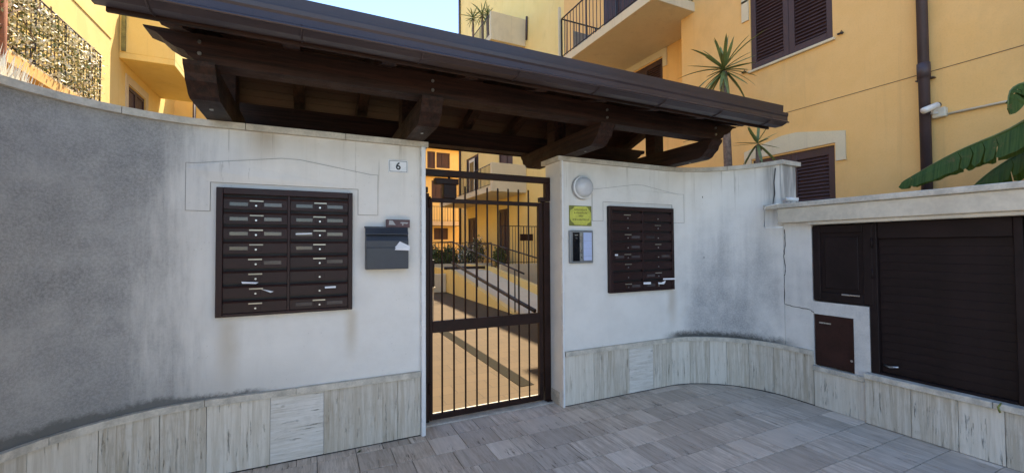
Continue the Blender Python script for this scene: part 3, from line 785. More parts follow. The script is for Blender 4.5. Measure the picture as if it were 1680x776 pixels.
MB().prism(gp, 'x', GX0, GX1).build('gutter', 'gutter_metal', CN)
for x in (GX0+.001, GX1-.004): MB().prism(gp[:15], 'x', x, x+.003).build('gutter_end_cap', 'gutter_metal', CN)
MB().box((XA+.02, 2.558, zb(2.56)-.09), (XB-.01, 2.574, zb(2.56)+.02)).build('fascia', 'timber_long', CN)
for k in range(8):
    x = -.7+k*.64
    MB().tube([(x, 2.56, gz(127, 2.505)), (x, 2.50, gz(129.5, 2.505)), (x, 2.45, gz(120, 2.445)), (x, 2.415, gz(110, 2.42))], .005, 6).build('gutter_bracket', 'gutter_metal', CN)

# ------------------------------------------------------------------ facades
def facade(mb, axis, c, u0, u1, z0, z1, ops, depth):
    """front sheet with real openings and reveals; axis 'x': plane x=c, u=y ; depth signed along the axis"""
    P = (lambda u, z, d=0: (c+d, u, z)) if axis == 'x' else (lambda u, z, d=0: (u, c+d, z))
    us = sorted({u0, u1, *[o[0] for o in ops], *[o[1] for o in ops]}); zs = sorted({z0, z1, *[o[2] for o in ops], *[o[3] for o in ops]})
    for a, b_ in zip(us, us[1:]):
        for p, q in zip(zs, zs[1:]):
            m = ((a+b_)/2, (p+q)/2)
            if any(o[0] < m[0] < o[1] and o[2] < m[1] < o[3] for o in ops): continue
            mb.poly([P(a, p), P(b_, p), P(b_, q), P(a, q)])
    for o in ops:
        a, b_, p, q = o[:4]
        for (s1, s2) in (((a, p), (b_, p)), ((b_, p), (b_, q)), ((b_, q), (a, q)), ((a, q), (a, p))):
            mb.poly([P(*s1), P(*s2), P(*s2, depth), P(*s1, depth)])
        mb.poly([P(a, p, depth), P(b_, p, depth), P(b_, q, depth), P(a, q, depth)])
    return mb
SLAT = {}
def shutter(root, axis, c, u0, u1, z0, z1, out, mat='shutter_brown', slats=True, pitch=.047, leaves=2):
    """closed louvred shutter in an opening; out = signed direction towards the outside"""
    n = leaves; w = (u1-u0)/n; t = .035
    def bx(mb, ua, ub, za, zb_, d0, d1, bev=.003):
        if axis == 'x': return mb.box((c+out*d0, ua, za), (c+out*d1, ub, zb_), bev)
        return mb.box((ua, c+out*d0, za), (ub, c+out*d1, zb_), bev)
    for k in range(n):
        a, b_ = u0+k*w+.002, u0+(k+1)*w-.002
        st = .075
        mb = MB()
        bx(mb, a, a+st, z0+.004, z1-.004, -.02, .018); bx(mb, b_-st, b_, z0+.004, z1-.004, -.02, .018)
        bx(mb, a+st, b_-st, z0+.004, z0+.11, -.018, .016); bx(mb, a+st, b_-st, z1-.11, z1-.004, -.018, .016)
        bx(mb, a+st, b_-st, z0+.1, z1-.1, -.02, -.017, 0)
        fr = mb.build('shutter', mat, root)
        if slats:
            L = b_-a-2*st
            key = (axis, out, round(L, 3), mat)
            if key not in SLAT:
                pr = [(-.016*out, .018), (-.012*out, .022), (.014*out, -.012), (.010*out, -.016)]
                SLAT[key] = MB().prism(pr, 'y', -L/2, L/2).mesh('slat', mat) if axis == 'x' else MB().prism(pr, 'x', -L/2, L/2).mesh('slat', mat)
            m = int((z1-z0-.23)/pitch)
            for j in range(m):
                z = z0+.115+pitch*(j+.5)*(z1-z0-.23)/(m*pitch)
                loc = (c, (a+b_)/2, z) if axis == 'x' else ((a+b_)/2, c, z)
                inst('slat', SLAT[key], fr, loc)
def surround_x(root, x, y0, y1, zs, out, mat='cream_plaster', ear=.35):
    """arched plaster hood with ears round a window head on plane x"""
    h = [(y0-.13, zs-.21), (y0-.02, zs-.21), (y0-.02, zs+.025), (y1+.02, zs+.025), (y1+.02, zs-.21), (y1+.13, zs-.21), (y1+.13, zs+.15), ((y0+y1)/2+.1, zs+.27), ((y0+y1)/2-.1, zs+.27), (y0-.13, zs+.15)]
    MB().prism(h, 'x', x+out*.001, x+out*.022).build('window_surround', mat, root)

# right apartment block
RB = thing('apartment_block', (6.5, 2, 0), 'ochre apartment block with brown louvred shutters, downpipe and railed balcony', 'building')
XR = 6.0
lw = (3.045, 4.14, 1.5, 2.82); uw = (3.033, 4.141, 4.19, 5.48)
far1 = (5.30-8.6, 5.30-7.5, 4.19, 5.48)
facade(MB(), 'x', XR, -5, 5.455, -.06, 14, [lw, uw], .12).build('facade', 'ochre_plaster', RB)
MB().poly([(6.0, 5.455, -.06), (6.55, 5.455, -.06), (6.55, 5.455, 14), (6.0, 5.455, 14)]).build('facade_return', 'ochre_plaster', RB)
w2a = on_x(1086.9, 94.6, 6.55).y; z2 = on_x(1086.9, 94.6, 6.55).z
facade(MB(), 'x', 6.55, 5.455, 10.2, -.06, 14, [(w2a, w2a+1.1, 4.19, z2), (6.9, 8.0, 6.0, 8.2)], .12).build('facade', 'ochre_plaster', RB)
MB().poly([(6.55, 10.2, -.06), (12, 10.2, -.06), (12, 10.2, 14), (6.55, 10.2, 14)]).build('facade_end', 'ochre_plaster', RB)
MB().box((5.9, -5, 14.01), (14, 10.3, 14.2)).build('roof', 'cream_plaster', RB)
MB().box((9.0, -5, -.06), (9.1, 10.1, 13.9)).build('inner_wall', 'ochre_plaster', RB)
for (a, b_, p, q) in (lw, uw):
    shutter(RB, 'x', XR+.03, a, b_, p, q, -1)
shutter(RB, 'x', 6.58, w2a, w2a+1.1, 4.19, z2, -1)
shutter(RB, 'x', 6.58, 6.9, 8.0, 6.0, 8.2, -1, slats=False)
surround_x(RB, XR, lw[0], lw[1], lw[3], -1); surround_x(RB, XR, uw[0], uw[1], uw[3], -1); surround_x(RB, 6.55, w2a, w2a+1.1, z2, -1)
# lower ears of the upper window hood hang low on the photo side
MB().prism([(4.16, 4.98), (4.27, 4.98), (4.27, 5.3), (4.16, 5.3)], 'x', XR-.022, XR-.001).build('window_surround', 'cream_plaster', RB)
for (a, b_, p, q) in (uw, lw):
    MB().box((XR-.035, a-.03, p-.035), (XR+.1, b_+.03, p-.001), .003).build('window_sill', 'cream_plaster', RB)
MB().box((XR-.004, -5, 3.3995), (XR-.0005, 5.455, 3.406)).build('string_course', 'string_brown', RB)
hook = MB().box((0, -.02, -.015), (.05, .02, .015), .004)
for px, py in ((1377, 55), (1219, 119)):
    p = on_x(px, py, 5.97)
    h = MB().box((p.x, p.y-.035, p.z-.008), (p.x+.028, p.y+.03, p.z+.008), .003); h.build('shutter_hook', 'railing_iron', RB)
    MB().tube([(p.x, p.y-.03, p.z+.02), (p.x, p.y, p.z), (p.x, p.y-.035, p.z-.02)], .009, 6).build('shutter_hook', 'railing_iron', RB)
# downpipe
yp = on_x(1515.5, 120, 5.93).y
MB().tube([(5.93, yp, .0), (5.93, yp, 13.9)], .047, 14).build('downpipe', 'pipe_brown', RB, True)
for z in (3.33, 5.2, .9):
    MB().tube([(5.93, yp, z), (5.93, yp, z+.16)], .056, 14).build('pipe_collar', 'pipe_brown', RB, True)
    MB().box((5.93, yp-.075, z-.012), (5.999, yp+.075, z-.001), .002).build('pipe_bracket', 'pipe_brown', RB)
# balcony of the right block
BS = MB().box((5.05, 5.16, 5.622), (6.548, 8.06, 5.79), .006).build('balcony_slab', 'cream_plaster', RB)
def railing(root, pts, z0, z1, pitch, mat='railing_iron', posts=True, bar=.008):
    bm = None
    for (a, b_) in zip(pts, pts[1:]):
        A = Vector((*a, 0)); B = Vector((*b_, 0)); d = B-A; L = d.length; d.normalize()
        for z in (z0+.06, z1): MB().tube([A+Vector((0, 0, z)), B+Vector((0, 0, z))], .016 if z == z1 else .011, 6).build('rail', mat, root)
        n = max(1, int(L/pitch))
        for k in range(n+1):
            p = A+d*(L*k/n)
            big = k == 0 or k == n or (posts and k % 8 == 0)
            if (big, z0, z1, mat) not in BARS:
                BARS[(big, z0, z1, mat)] = MB().tube([(0, 0, 0), (0, 0, z1-z0)], .018 if big else bar, 6).mesh('bar', mat)
            inst('post' if big else 'bar', BARS[(big, z0, z1, mat)], root, (p.x, p.y, z0))
BARS = {}
railing(BS, [(6.5, 5.2), (5.09, 5.2), (5.09, 8.03), (6.5, 8.03)], 5.79, 6.71, .115)
MB().box((5.12, 5.5, 5.80), (5.135, 6.55, 6.66), .003).build('balcony_screen', 'shutter_brown', RB)
MB().box((5.35, 7.93, 5.85), (6.4, 7.95, 6.45), .003).build('balcony_screen', 'intercom_metal', RB)
MB().box((5.04, 8.062, 5.60), (5.10, 8.11, 7.0), .003).build('balcony_edge_strip', 'cream_plaster', RB)
ps = on_x(914, 45, 6.5); 

# security camera
p = on_x(1543, 186, 5.985)
SC = thing('security_camera', p, 'white bullet security camera beside the brown downpipe on ochre facade', 'camera')
MB().box((5.935, p.y-.055, p.z-.05), (5.999, p.y+.055, p.z+.05), .008).build('junction_box', 'conduit_cream', SC)
q = on_x(1526, 177, 5.80)
MB().tube([(5.94, p.y+.01, p.z), (5.88, p.y+.03, p.z-.01), (q.x+.02, q.y-.02, q.z-.02)], .012, 8).build('bracket', 'camera_white', SC, True)
a, c = on_x(1538, 173, 5.84), on_x(1514, 182.5, 5.72)
MB().tube([a, a.lerp(c, .9), c], [.033, .033, .030], 14).build('camera_body', 'camera_white', SC, True)
MB().tube([a+(a-c)*.02, a+(a-c)*.12], [.030, .026], 14).build('camera_end', 'ink', SC, True)
p1, p2 = on_x(1556, 187, 5.98), on_x(1690, 158, 5.98)
p2.z = p1.z
cdt = MB().tube([p1, p2, (5.98, -2, p1.z)], .012, 8); tag(cdt.build('cable_conduit', 'conduit_cream', None, True), 'cream cable conduit running level from the camera junction box', 'conduit')

# ------------------------------------------------------------------ wing behind with end panelled balconies
WG = thing('apartment_wing', (8, 16, 0), 'sunlit yellow wing with solid ended balconies seen above and through the gate', 'building')
XW, Y0, Y1, HT = 7.26, 10.2, 22.0, 15.6
dA = (on_x(834, 341, XW).y, on_x(818, 345, XW).y, .25, 3.13); dB = (19.27, 20.6, .25, 3.0); dC = (19.06, 20.86, 3.95, 6.1)
dD = (15.2, 16.6, 3.95, 6.1); dE = (15.2, 16.4, 9.3, 10.6)
facade(MB(), 'x', XW, Y0, Y1, -.06, HT, [dA, dB, dC, dD, dE], .15).build('facade', 'lemon_plaster', WG)
MB().poly([(XW, Y1, -.06), (XW+8, Y1, -.06), (XW+8, Y1, HT), (XW, Y1, HT)]).build('facade_end', 'ochre_plaster', WG)
MB().box((XW-.15, Y0, HT+.001), (XW+8, Y1+.15, HT+.2)).build('roof', 'cream_plaster', WG)
for d in (dA, dB, dC, dD, dE): shutter(WG, 'x', XW+.04, d[0], d[1], d[2], d[3], -1, slats=(d is dC))
MB().box((XW-.05, 19.5, 4.0), (XW-.03, 20.3, 5.95), .004).build('open_leaf', 'window_white', WG)
MB().box((XW-.052, 19.6, 4.3), (XW-.0505, 20.2, 5.8)).build('pane', 'window_glass', WG)
for zt, nm in ((10.17, 'u'), (4.61, 'l')):
    MB().box((5.83, 14.0, zt-1.05), (7.258, 14.12, zt), .01).build('end_panel', 'cream_plaster', WG)
    MB().box((5.83, 14.121, zt-1.05), (7.258, 20.9, zt-.87), .01).build('balcony_slab', 'cream_plaster', WG)
    rl = MB().box((5.83, 14.125, zt-.868), (5.93, 20.9, zt-.83), .004).build('balcony_kerb', 'cream_plaster', WG)
    railing(rl, [(5.88, 14.16), (5.88, 20.85)], zt-.83, zt-.03, .13)
MB().tube([(XW-.06, 21.75, 0), (XW-.06, 21.75, HT)], .06, 10).build('downpipe', 'pipe_brown', WG, True)
MB().tube([on_x(864, 28, XW-.05), on_x(863.5, 66, XW-.05)], .04, 8).build('lamp_tube', 'pipe_brown', WG, True)

# far block across the courtyard
FB = thing('far_block', (5, 26, 0), 'distant yellow block with brown windows and a railed balcony across the courtyard', 'building')
yf = 26
def fy(px, py): p = on_y(px, py, yf); return (p.x, p.z)
fw = []
for (xa, ya, xb, yb) in ((701, 248, 714, 277), (716, 250, 738, 277), (708, 296, 727, 326), (712, 374, 735, 393)):
    (x0, z1), (x1, z0) = fy(xa, ya), fy(xb, yb); fw.append((x0, x1, z0, z1))
facade(MB(), 'y', yf, -14, 16, -.06, 9, fw, .2).build('facade', 'lemon_plaster', FB)
MB().box((-14, yf, 9.01), (16, yf+8, 9.3)).build('roof', 'terracotta', FB)
for o in fw: shutter(FB, 'y', yf+.05, o[0], o[1], o[2], o[3], -1, slats=False)
(bx0, bz1), (bx1, bz0) = fy(690, 354), fy(748, 367)
MB().box((bx0, yf-1.2, bz0-.2), (bx1, yf-.002, bz0), .01).build('balcony_slab', 'cream_plaster', FB)
rb = MB().box((bx0, yf-1.2, bz0+.002), (bx1, yf-1.15, bz0+.05)).build('balcony_kerb', 'cream_plaster', FB)
railing(rb, [(bx0+.05, yf-1.17), (bx1-.05, yf-1.17)], bz0+.05, bz0+.95, .16)
(bx0, bz1), (bx1, bz0) = fy(690, 285), fy(742, 279)
MB().box((bx0, yf-.3, bz1-.15), (bx1, yf-.002, bz1+.1), .01).build('ledge', 'cream_plaster', FB)
(bx0, bz1) = fy(700, 243); MB().box((-14, yf-.35, bz1), (16, yf-.002, bz1+.3), .01).build('cornice', 'cream_plaster', FB)

# ------------------------------------------------------------------ left apartment block
LBk = thing('apartment_block', (-6, 14, 0), 'sunlit yellow apartment block behind the left wall with cream balcony box', 'building')
XL = -5.3
wl = (17.05, 18.55, 5.2, 6.72)
facade(MB(), 'x', XL, 2, 26, -.06, 10.5, [wl, (6.0, 7.4, 4.7, 6.9), (20.5, 21.5, 4.5, 6.7)], -.15).build('facade', 'lemon_plaster', LBk)
shutter(LBk, 'x', XL-.04, wl[0], wl[1], wl[2], wl[3], 1, slats=False); shutter(LBk, 'x', XL-.04, 6.0, 7.4, 4.7, 6.9, 1, slats=False); shutter(LBk, 'x', XL-.04, 20.5, 21.5, 4.5, 6.7, 1, slats=False)
MB().prism([(wl[0]-.22, 5.2), (wl[0]-.02, 5.2), (wl[0]-.02, 6.74), (wl[1]+.02, 6.74), (wl[1]+.02, 5.2), (wl[1]+.22, 5.2), (wl[1]+.22, 7.0), (wl[0]-.22, 7.0)], 'x', XL+.001, XL+.03).build('window_surround', 'cream_plaster', LBk)
MB().box((XL-6, 2, 10.51), (XL+.3, 26, 10.7)).build('roof', 'terracotta', LBk)
# solid balcony box
MB().box((XL+.002, 16.34, 7.29), (XL+1.35, 20.2, 7.47), .01).build('balcony_slab', 'lemon_plaster', LBk)
MB().box((XL+.002, 16.34, 7.472), (XL+1.35, 16.46, 8.70), .01).build('balcony_panel', 'lemon_plaster', LBk)
MB().box((XL+1.23, 16.462, 7.472), (XL+1.35, 20.2, 8.70), .01).build('balcony_panel', 'lemon_plaster', LBk)
MB().box((XL+.06, 16.28, 7.5), (XL+.16, 16.335, 8.66), .004).build('downpipe', 'dry_leaf', LBk)
MB().tube([(XL+1.2, 16.4, 8.70), (XL+1.2, 16.4, 10.4)], .05, 8).build('column', 'pipe_brown', LBk, True)
# projecting parapet
MB().box((XL+.002, 4, 4.63), (-4.6, 13.69, 6.80), .01).build('parapet', 'lemon_plaster', LBk)
MB().box((XL+.001, 4, 6.802), (-4.585, 13.705, 6.83), .003).build('parapet_cap', 'lemon_plaster', LBk)
# terrace with railing
MB().box((XL+.004, 5, 4.42), (-4.26, 12.32, 4.62), .01).build('terrace_slab', 'ochre_plaster', LBk)
rl = MB().box((-4.34, 5, 4.622), (-4.27, 12.3, 4.66), .004).build('terrace_kerb', 'cream_plaster', LBk)
railing(rl, [(-4.3, 5.05), (-4.3, 12.28)], 4.66, 5.86, .12)
p = on_x(3.5, 45, -4.24)
MB().tube([(-4.24, p.y, 2.0), (-4.24, p.y, 7.0)], .05, 10).build('column', 'terracotta', LBk, True)
# left block return wing with lit end
MB().box((XL-.3, 21.9, -.06), (XL+4.2, 22.1, 10.4)).build('end_wall', 'lemon_plaster', LBk)
pp = on_y(319, 170, 21.5); MB().tube([(pp.x, 21.5, 0), (pp.x, 21.5, 9)], .06, 8).build('downpipe', 'pipe_brown', LBk, True)

# ------------------------------------------------------------------ foliage helpers
def leaf_cloud(mb, center, rad, n, size, flat=0., keep=None):
    for _ in range(n):
        while True:
            v = Vector((random.uniform(-1, 1), random.uniform(-1, 1), random.uniform(-1, 1)))
            if v.length <= 1: break
        v = v*(.55+.45*random.random())
        p = Vector(center)+Vector((v.x*rad[0], v.y*rad[1], v.z*rad[2]))
        a = Vector((random.gauss(0, 1), random.gauss(0, 1), random.gauss(0, 1))).normalized()
        b_ = a.cross(Vector((random.gauss(0, 1), random.gauss(0, 1), random.gauss(0, 1)))).normalized()
        s_ = size*random.uniform(.6, 1.3)
        mb.poly([p-a*s_, p+b_*s_*.45, p+a*s_, p-b_*s_*.45])
    return mb

# jasmine on the terrace railing
random.seed(21)
JS = thing('climbing_jasmine', (-4.3, 9, 4.66), 'dense sunlit jasmine in bloom covering the iron terrace railing', 'climber')
lf, fw_, dk = MB(), MB(), MB()
for _ in range(7500):
    y = random.uniform(6, 12.25)
    if random.random() < max(0, (y-10.9))*.35: continue
    p = (-4.3+random.gauss(0, .045), y, 4.66+random.random()*1.13)
    q_ = random.random()
    leaf_cloud(lf if q_ < .38 else (fw_ if q_ < .84 else dk), p, (.025, .03, .03), 1, .04)
stuff(lf.build('leaves', 'jasmine_leaf', JS)); stuff(fw_.build('blossom', 'jasmine_flower', JS)); stuff(dk.build('leaves', 'hedge_leaf', JS))
for k in range(9):
    y = 6.3+k*.7; pts = [(-4.3+random.gauss(0, .03), y+random.gauss(0, .12)*q, 4.66+q*.24) for q in range(6)]
    MB().tube(pts, .012, 5).build('stem', 'bark', JS)

# pale grass behind the left wall
random.seed(4)
gb = MB()
for _ in range(420):
    px = random.uniform(-40, 62); x = random.uniform(-2.9, -2.5)
    p = on_x(px, 128+px*.3, x); p.z -= .28; h = random.uniform(.25, .55)*(1.1-max(0, px)/120); d = Vector((random.gauss(0, .07), random.gauss(0, .07), h)); s_ = Vector((random.uniform(-1, 1), random.uniform(-1, 1), 0)).normalized()*.012
    gb.poly([p-s_, p+s_, p+d*.6+s_*.6, p+d, p+d*.6-s_*.6])
GR = thing('ornamental_grass', (-2.7, 5.8, 2.3), 'pale sunlit ornamental grass showing just over the left wall coping', 'grass')
stuff(gb.build('blades', 'jasmine_flower', GR))
MB().box((-2.95, 3.9, -.05), (-2.45, 9.5, 2.95), .01).build('planter', 'cream_plaster', GR)

# ------------------------------------------------------------------ yuccas
def blade(L, w, bend, nseg=7):
    """long pointed folded leaf along +x drooping in z"""
    mb = MB(); rows_ = []
    for k in range(nseg+1):
        t = k/nseg; x = L*t; z = -bend*L*t*t
        ww = w*(.55+.9*t)*(1-t)**.7*2.3 if t > 0 else w*.6
        rows_.append(((x, -ww, z+ww*.35), (x, 0, z), (x, ww, z+ww*.35)))
    for r_ in rows_: mb.v += r_
    for k in range(nseg):
        for j in (0, 1): mb.f.append((k*3+j, k*3+j+1, k*3+4+j, k*3+3+j))
    return mb
random.seed(31)
BL = [blade(.56*s_, .017, bd).mesh('leaf', 'yucca_leaf') for s_, bd in ((1, .05), (.9, .15), (1.05, .3), (.8, .02))]
DL = blade(.5, .012, .25).mesh('dead_leaf', 'dry_leaf')
def yucca(base, head, n, sc, label, trunk_r):
    Y = thing('yucca', base, label, 'yucca')
    b_ = Vector(base); h = Vector(head)
    mid = b_.lerp(h, .5)+Vector((.02, .03, 0))
    MB().tube([b_, b_.lerp(mid, .5)+Vector((.01, -.01, 0)), mid, mid.lerp(h, .5), h], [trunk_r*1.25, trunk_r*1.05, trunk_r, trunk_r*.95, trunk_r*.7], 10).build('trunk', 'bark', Y, True)
    for k in range(n):
        t = (k+.5)/n
        el = R(82-135*t**.85)+random.gauss(0, .08); az = k*2.39996+random.gauss(0, .1)
        s_ = sc*random.uniform(.75, 1.1)
        if k == n-1:
            for q in range(n//5): inst('dead_leaf', DL, Y, h-Vector((0, 0, .02+.02*q)), (random.gauss(0, .3), R(62+random.uniform(0, 20)), random.uniform(0, 6.28)), (sc*.7,)*3)
        o = inst('leaf', random.choice(BL), Y, h+Vector((0, 0, .05*sc*(1-t))), (random.gauss(0, .2), -el, az), (s_, s_, s_))
    return Y
yb = on_x(1205, 262, 5.2); yh = on_x(1188, 118, 5.2)
yucca((yb.x, yb.y, 0), yh, 42, 1.0, 'tall yucca with a spiky green crown in front of the ochre facade', .055)
yb = on_x(1240, 262, 5.0); yh = on_x(1243, 238, 5.0)
yucca((yb.x, yb.y, 0), yh, 15, .72, 'small sparse yucca beside the tall one by ground floor window', .03)

# ------------------------------------------------------------------ banana plant
random.seed(8)
BN = thing('banana_plant', (5.15, .75, 0), 'banana plant with torn dark green leaves above the concrete lintel', 'banana plant')
MB().tube([(5.15, .75, 0), (5.16, .78, 1.0), (5.18, .80, 2.0)], [.12, .10, .06], 12).build('stem', 'banana_rib', BN, True)
def banana_leaf(pts, width, seed, roll):
    random.seed(seed)
    pts = [Vector(p) for p in pts]; n = 46
    def at(t):
        f = t*(len(pts)-1); k = min(int(f), len(pts)-2); u = f-k
        p0 = pts[max(k-1, 0)]; p1 = pts[k]; p2 = pts[k+1]; p3 = pts[min(k+2, len(pts)-1)]
        return .5*((2*p1)+(p2-p0)*u+(2*p0-5*p1+4*p2-p3)*u*u+(3*p1-p0-3*p2+p3)*u**3)
    mb = MB(); ts = [k/n for k in range(n+1)]
    for side in (1, -1):
        gap = 0; k = 0
        while k < n:
            run = random.choice((3, 5, 6, 8, 10)); e = min(n, k+run)
            sag = random.uniform(-.05, .05)
            prev = None
            for j in range(k, e+1):
                t = ts[j]; p = at(t); tg = (at(min(1, t+.01))-at(max(0, t-.01))).normalized()
                sdv = tg.cross(Vector((0, 0, 1))).normalized(); up = sdv.cross(tg)
                ww = width*(math.sin(math.pi*min(1, .06+t*.93))**.55)
                if j == k: tt = tg*.002
                elif j == e: tt = -tg*random.uniform(.001, .008)
                else: tt = Vector((0, 0, 0))
                dr = roll+sag+random.uniform(-.03, .03)
                dirv = (sdv*side*math.cos(dr)-up*math.sin(dr)).normalized()
                a = p+tt*.2; m = p+dirv*ww*.5+tt+up*.012; q = p+dirv*ww*random.uniform(.95, 1.04)*(random.uniform(.86, 1.0) if j in (k, e) else 1)+tt*2.5+tg*.05
                cur = (tuple(a), tuple(m), tuple(q))
                if prev:
                    mb.poly([prev[0], cur[0], cur[1], prev[1]]); mb.poly([prev[1], cur[1], cur[2], prev[2]])
                prev = cur
            k = e
    o = mb.build('leaf', 'banana_leaf', BN)
    MB().tube([at(t) for t in ts[::3]], [.016*(1-t*.8) for t in ts[::3]], 6).build('midrib', 'banana_rib', o, True)
bx = 5.15
tip = on_x(1478, 300, bx-.05); mid1 = on_x(1560, 254, bx); mid2 = on_x(1640, 220, bx); out1 = on_x(1720, 190, bx)
st = Vector((5.18, .80, 2.0))
banana_leaf([st, out1+Vector((0, -.08, .02)), mid2, mid1, tip], .21, 3, 1.25)
tip = on_x(1585, 316, bx+.25); m1 = on_x(1640, 272, bx+.2); m2 = on_x(1700, 240, bx+.1)
banana_leaf([st, m2+Vector((0, -.1, .02)), m1, tip], .19, 9, 1.1)
tip = on_x(1660, 146, bx-.1); m1 = on_x(1700, 135, bx); banana_leaf([st, Vector((5.0, .92, 2.62)), m1, tip, tip+Vector((-.02, .02, -.16))], .15, 5, .9)
banana_leaf([st, (5.3, .55, 2.5), (5.5, .1, 2.9), (5.6, -.4, 2.8)], .25, 15, .7)
banana_leaf([st, (5.0, .5, 2.5), (4.8, .0, 2.8), (4.7, -.5, 2.6)], .25, 17, .7)

# ------------------------------------------------------------------ courtyard
DS = MB().box((2.08, 4.19, .0005), (2.25, 8.3, .006)).build('dark_strip', 'strip_dark', None, center=True)  # thin flat strip, darker than the paving, running straight back from the gate
tag(DS, 'long narrow dark strip lying on the sunny courtyard paving behind gate', 'drain')
# ramp rising away from the gate
RP = thing('ramp', (4.9, 11, 0), 'pale access ramp with yellow low side walls and dark handrails in courtyard', 'ramp')
MB().prism([(8.6, .002), (13.6, .72), (16, .72), (16, .002)], 'x', 4.30, 5.55).build('ramp_surface', 'cream_plaster', RP)
MB().prism([(8.7, .0), (8.7, .03), (13.6, .78), (16, .78), (16, .0)], 'x', 4.16, 4.298).build('side_wall', 'lemon_plaster', RP)
MB().prism([(9.0, .0), (9.0, .32), (13.6, .86), (16, .86), (16, .0)], 'x', 5.552, 5.70).build('side_wall', 'lemon_plaster', RP)
hr = MB().tube([(4.22, 8.3, .95), (4.22, 8.76, 1.02), (4.22, 13.6, 1.72), (4.22, 16, 1.72)], .022, 8).build('handrail', 'railing_iron', RP, True)
MB().tube([(4.22, 7.8, .20), (4.22, 8.76, .33), (4.22, 13.6, 1.02)], .045, 8).build('handrail', 'railing_iron', RP, True)
for y in (8.76, 11.2, 13.5): MB().tube([(4.22, y, 0), (4.22, y, 1.02+(y-8.76)*.1446)], .016, 8).build('handrail_post', 'railing_iron', RP, True)
MB().tube([(5.62, 9.2, 1.1), (5.62, 13.6, 1.65), (5.62, 16, 1.65)], .022, 8).build('handrail', 'railing_iron', RP, True)
for y in (9.2, 11.4, 13.5): MB().tube([(5.62, y, .3), (5.62, y, 1.1+(y-9.2)*.125)], .016, 8).build('handrail_post', 'railing_iron', RP, True)
a, c = on_y(729, 440, 14.0), on_y(813, 438, 14.0)
LBw = thing('low_wall', (3.8, 14, 0), 'low cream wall with dark horizontal top bar at the end of the walk', 'wall')
MB().box((3.2, 14.05, 0), (4.15, 14.25, .62), .01).build('wall_body', 'cream_plaster', LBw)
MB().tube([a, c], .05, 8).build('top_bar', 'railing_iron', LBw, True)
for x in (a.x+.3, c.x-.3): MB().tube([(x, 14, 0), (x, 14, a.z)], .03, 8).build('bar_post', 'railing_iron', LBw, True)
# pedestal with dark box
PD = thing('pedestal', (2.2, 8.9, 0), 'cream pedestal carrying a dark box just inside the gate', 'pedestal')
MB().box((2.02, 8.8, 0), (2.33, 9.1, .66), .01).build('column', 'cream_plaster', PD)
MB().box((2.0, 8.78, .661), (2.36, 9.12, .70), .005).build('cap', 'cream_plaster', PD)
MB().box((2.0, 8.80, .701), (2.345, 9.08, 1.28), .01).build('box', 'dark_box', PD)
# iron fence in front of the wing door
FN = thing('iron_fence', (6.4, 13, 0), 'brown iron fence with closely set bars beside the ramp', 'fence')
fb = MB().box((5.72, 12.95, .0), (7.2, 13.1, .95), .01).build('fence_base', 'cream_plaster', FN)
railing(fb, [(5.76, 13.0), (7.15, 13.0)], .95, 2.25, .105, bar=.010)
MB().box((6.45, 12.94, 1.75), (6.95, 12.965, 1.98), .003).build('letter_case', 'hatch_red_brown', FN)
GF2 = thing('iron_fence', (5.6, 16.6, 0), 'dark iron fence in front of the hedge at the courtyard end', 'fence')
fb = MB().box((3.9, 16.55, .0), (6.95, 16.7, .86), .01).build('fence_base', 'cream_plaster', GF2)
railing(fb, [(3.95, 16.62), (6.9, 16.62)], .86, 1.72, .125, bar=.011)
random.seed(77)
def bush(c, rad, n, size, label, mats=('hedge_leaf',), cat='bush'):
    B = thing('bush', (c[0], c[1], 0), label, cat)
    for m in mats:
        mb = leaf_cloud(MB(), c, rad, int(n/len(mats)) if m == mats[0] else int(n*.18), size); stuff(mb.build('foliage' if m == mats[0] else 'blossom', m, B))
    for k in range(4):
        MB().tube([(c[0]+random.gauss(0, .05), c[1], 0), (c[0]+random.gauss(0, rad[0]*.4), c[1]+random.gauss(0, .1), c[2])], [.025, .01], 5).build('stem', 'bark', B)
bush((4.55, 17.25, 1.05), (.55, .32, .62), 1800, .06, 'rounded green bush at the left end of the courtyard hedge')
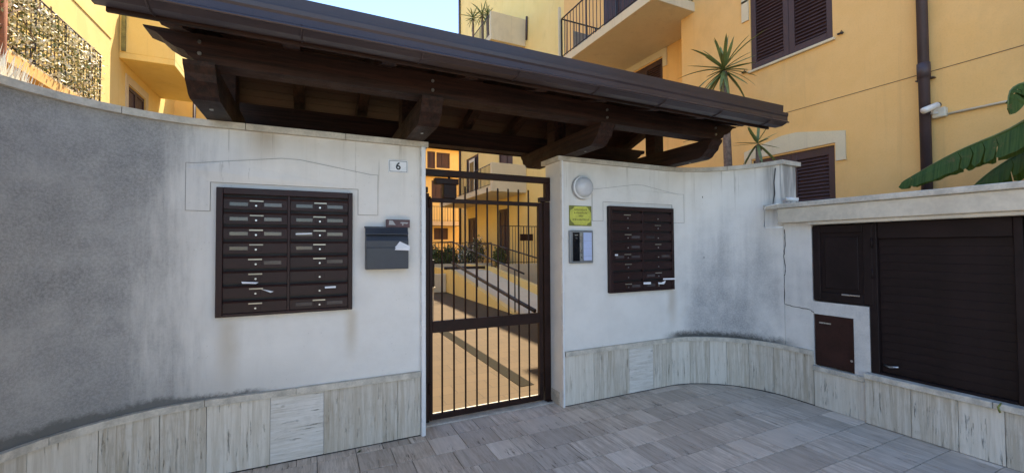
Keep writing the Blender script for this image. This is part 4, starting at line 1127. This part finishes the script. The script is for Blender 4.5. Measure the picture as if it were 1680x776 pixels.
bush((5.25, 17.3, 1.05), (.5, .35, .66), 1800, .06, 'tall green bush standing between the flowering bush and the rounded one')
bush((5.95, 17.2, 1.1), (.5, .35, .7), 1700, .055, 'flowering bush with pale blossom behind the courtyard fence', ('hedge_leaf', 'jasmine_flower'))
bush((6.55, 17.3, 1.35), (.42, .35, .75), 1500, .055, 'flowering bush with pale blossom close to the wing facade', ('hedge_leaf', 'jasmine_flower'))
bush((6.65, 15.2, 1.15), (.32, .4, .5), 900, .055, 'small dark shrub by the wing door')

# balcony plants on the wing
random.seed(14)
for px, py, s_, lab in ((776, 31, 1.0, 'potted yucca with pale rosette on the upper balcony of the wing'), (791, 26, 1.0, 'second potted yucca nearer the balcony end panel of the wing'), (800, 25, .8, 'darker potted yucca tight against the balcony end panel')):
    h = on_x(px, py, 6.15)
    z0 = 10.17-.87
    Y = yucca((6.15, h.y, z0+.25), h, 26, s_, lab, .05)
    MB().tube([(6.15, h.y, z0), (6.15, h.y, z0+.3)], [.14, .19], 12).build('pot', 'terracotta', Y, True)

# small weeds and leaves at the foot of the walls
def weed(x, y, s_, label, mat='hedge_leaf'):
    W = thing('weed', (x, y, 0), label, 'weed'); mb = MB()
    for k in range(14):
        a = random.uniform(0, 6.28); p = Vector((x, y, .002)); d = Vector((math.cos(a), math.sin(a)-.3, random.uniform(.2, .9))).normalized()*s_*random.uniform(.5, 1)
        sd_ = d.cross(Vector((0, 0, 1))).normalized()*s_*.12
        mb.poly([p, p+d*.5+sd_, p+d, p+d*.5-sd_])
    mb.build('leaves', mat, W)
p = on_z(588, 741); weed(p.x, min(p.y, 3.46), .035, 'tiny green weed at the foot of the travertine base left of gate')
p = on_z(1117, 627); weed(p.x, p.y-.02, .05, 'dark withered weed in the inner corner below the curved wall', 'dry_leaf')
p = on_z(1268, 641); weed(p.x-.03, p.y, .045, 'dry leaf litter at the foot of the curved travertine base', 'dry_leaf')
p = on_z(440, 757); weed(p.x, min(p.y, 3.46), .02, 'speck of green weed beside the level grained travertine slab')
print('tiles', ntile, 'objects', len(D.objects))
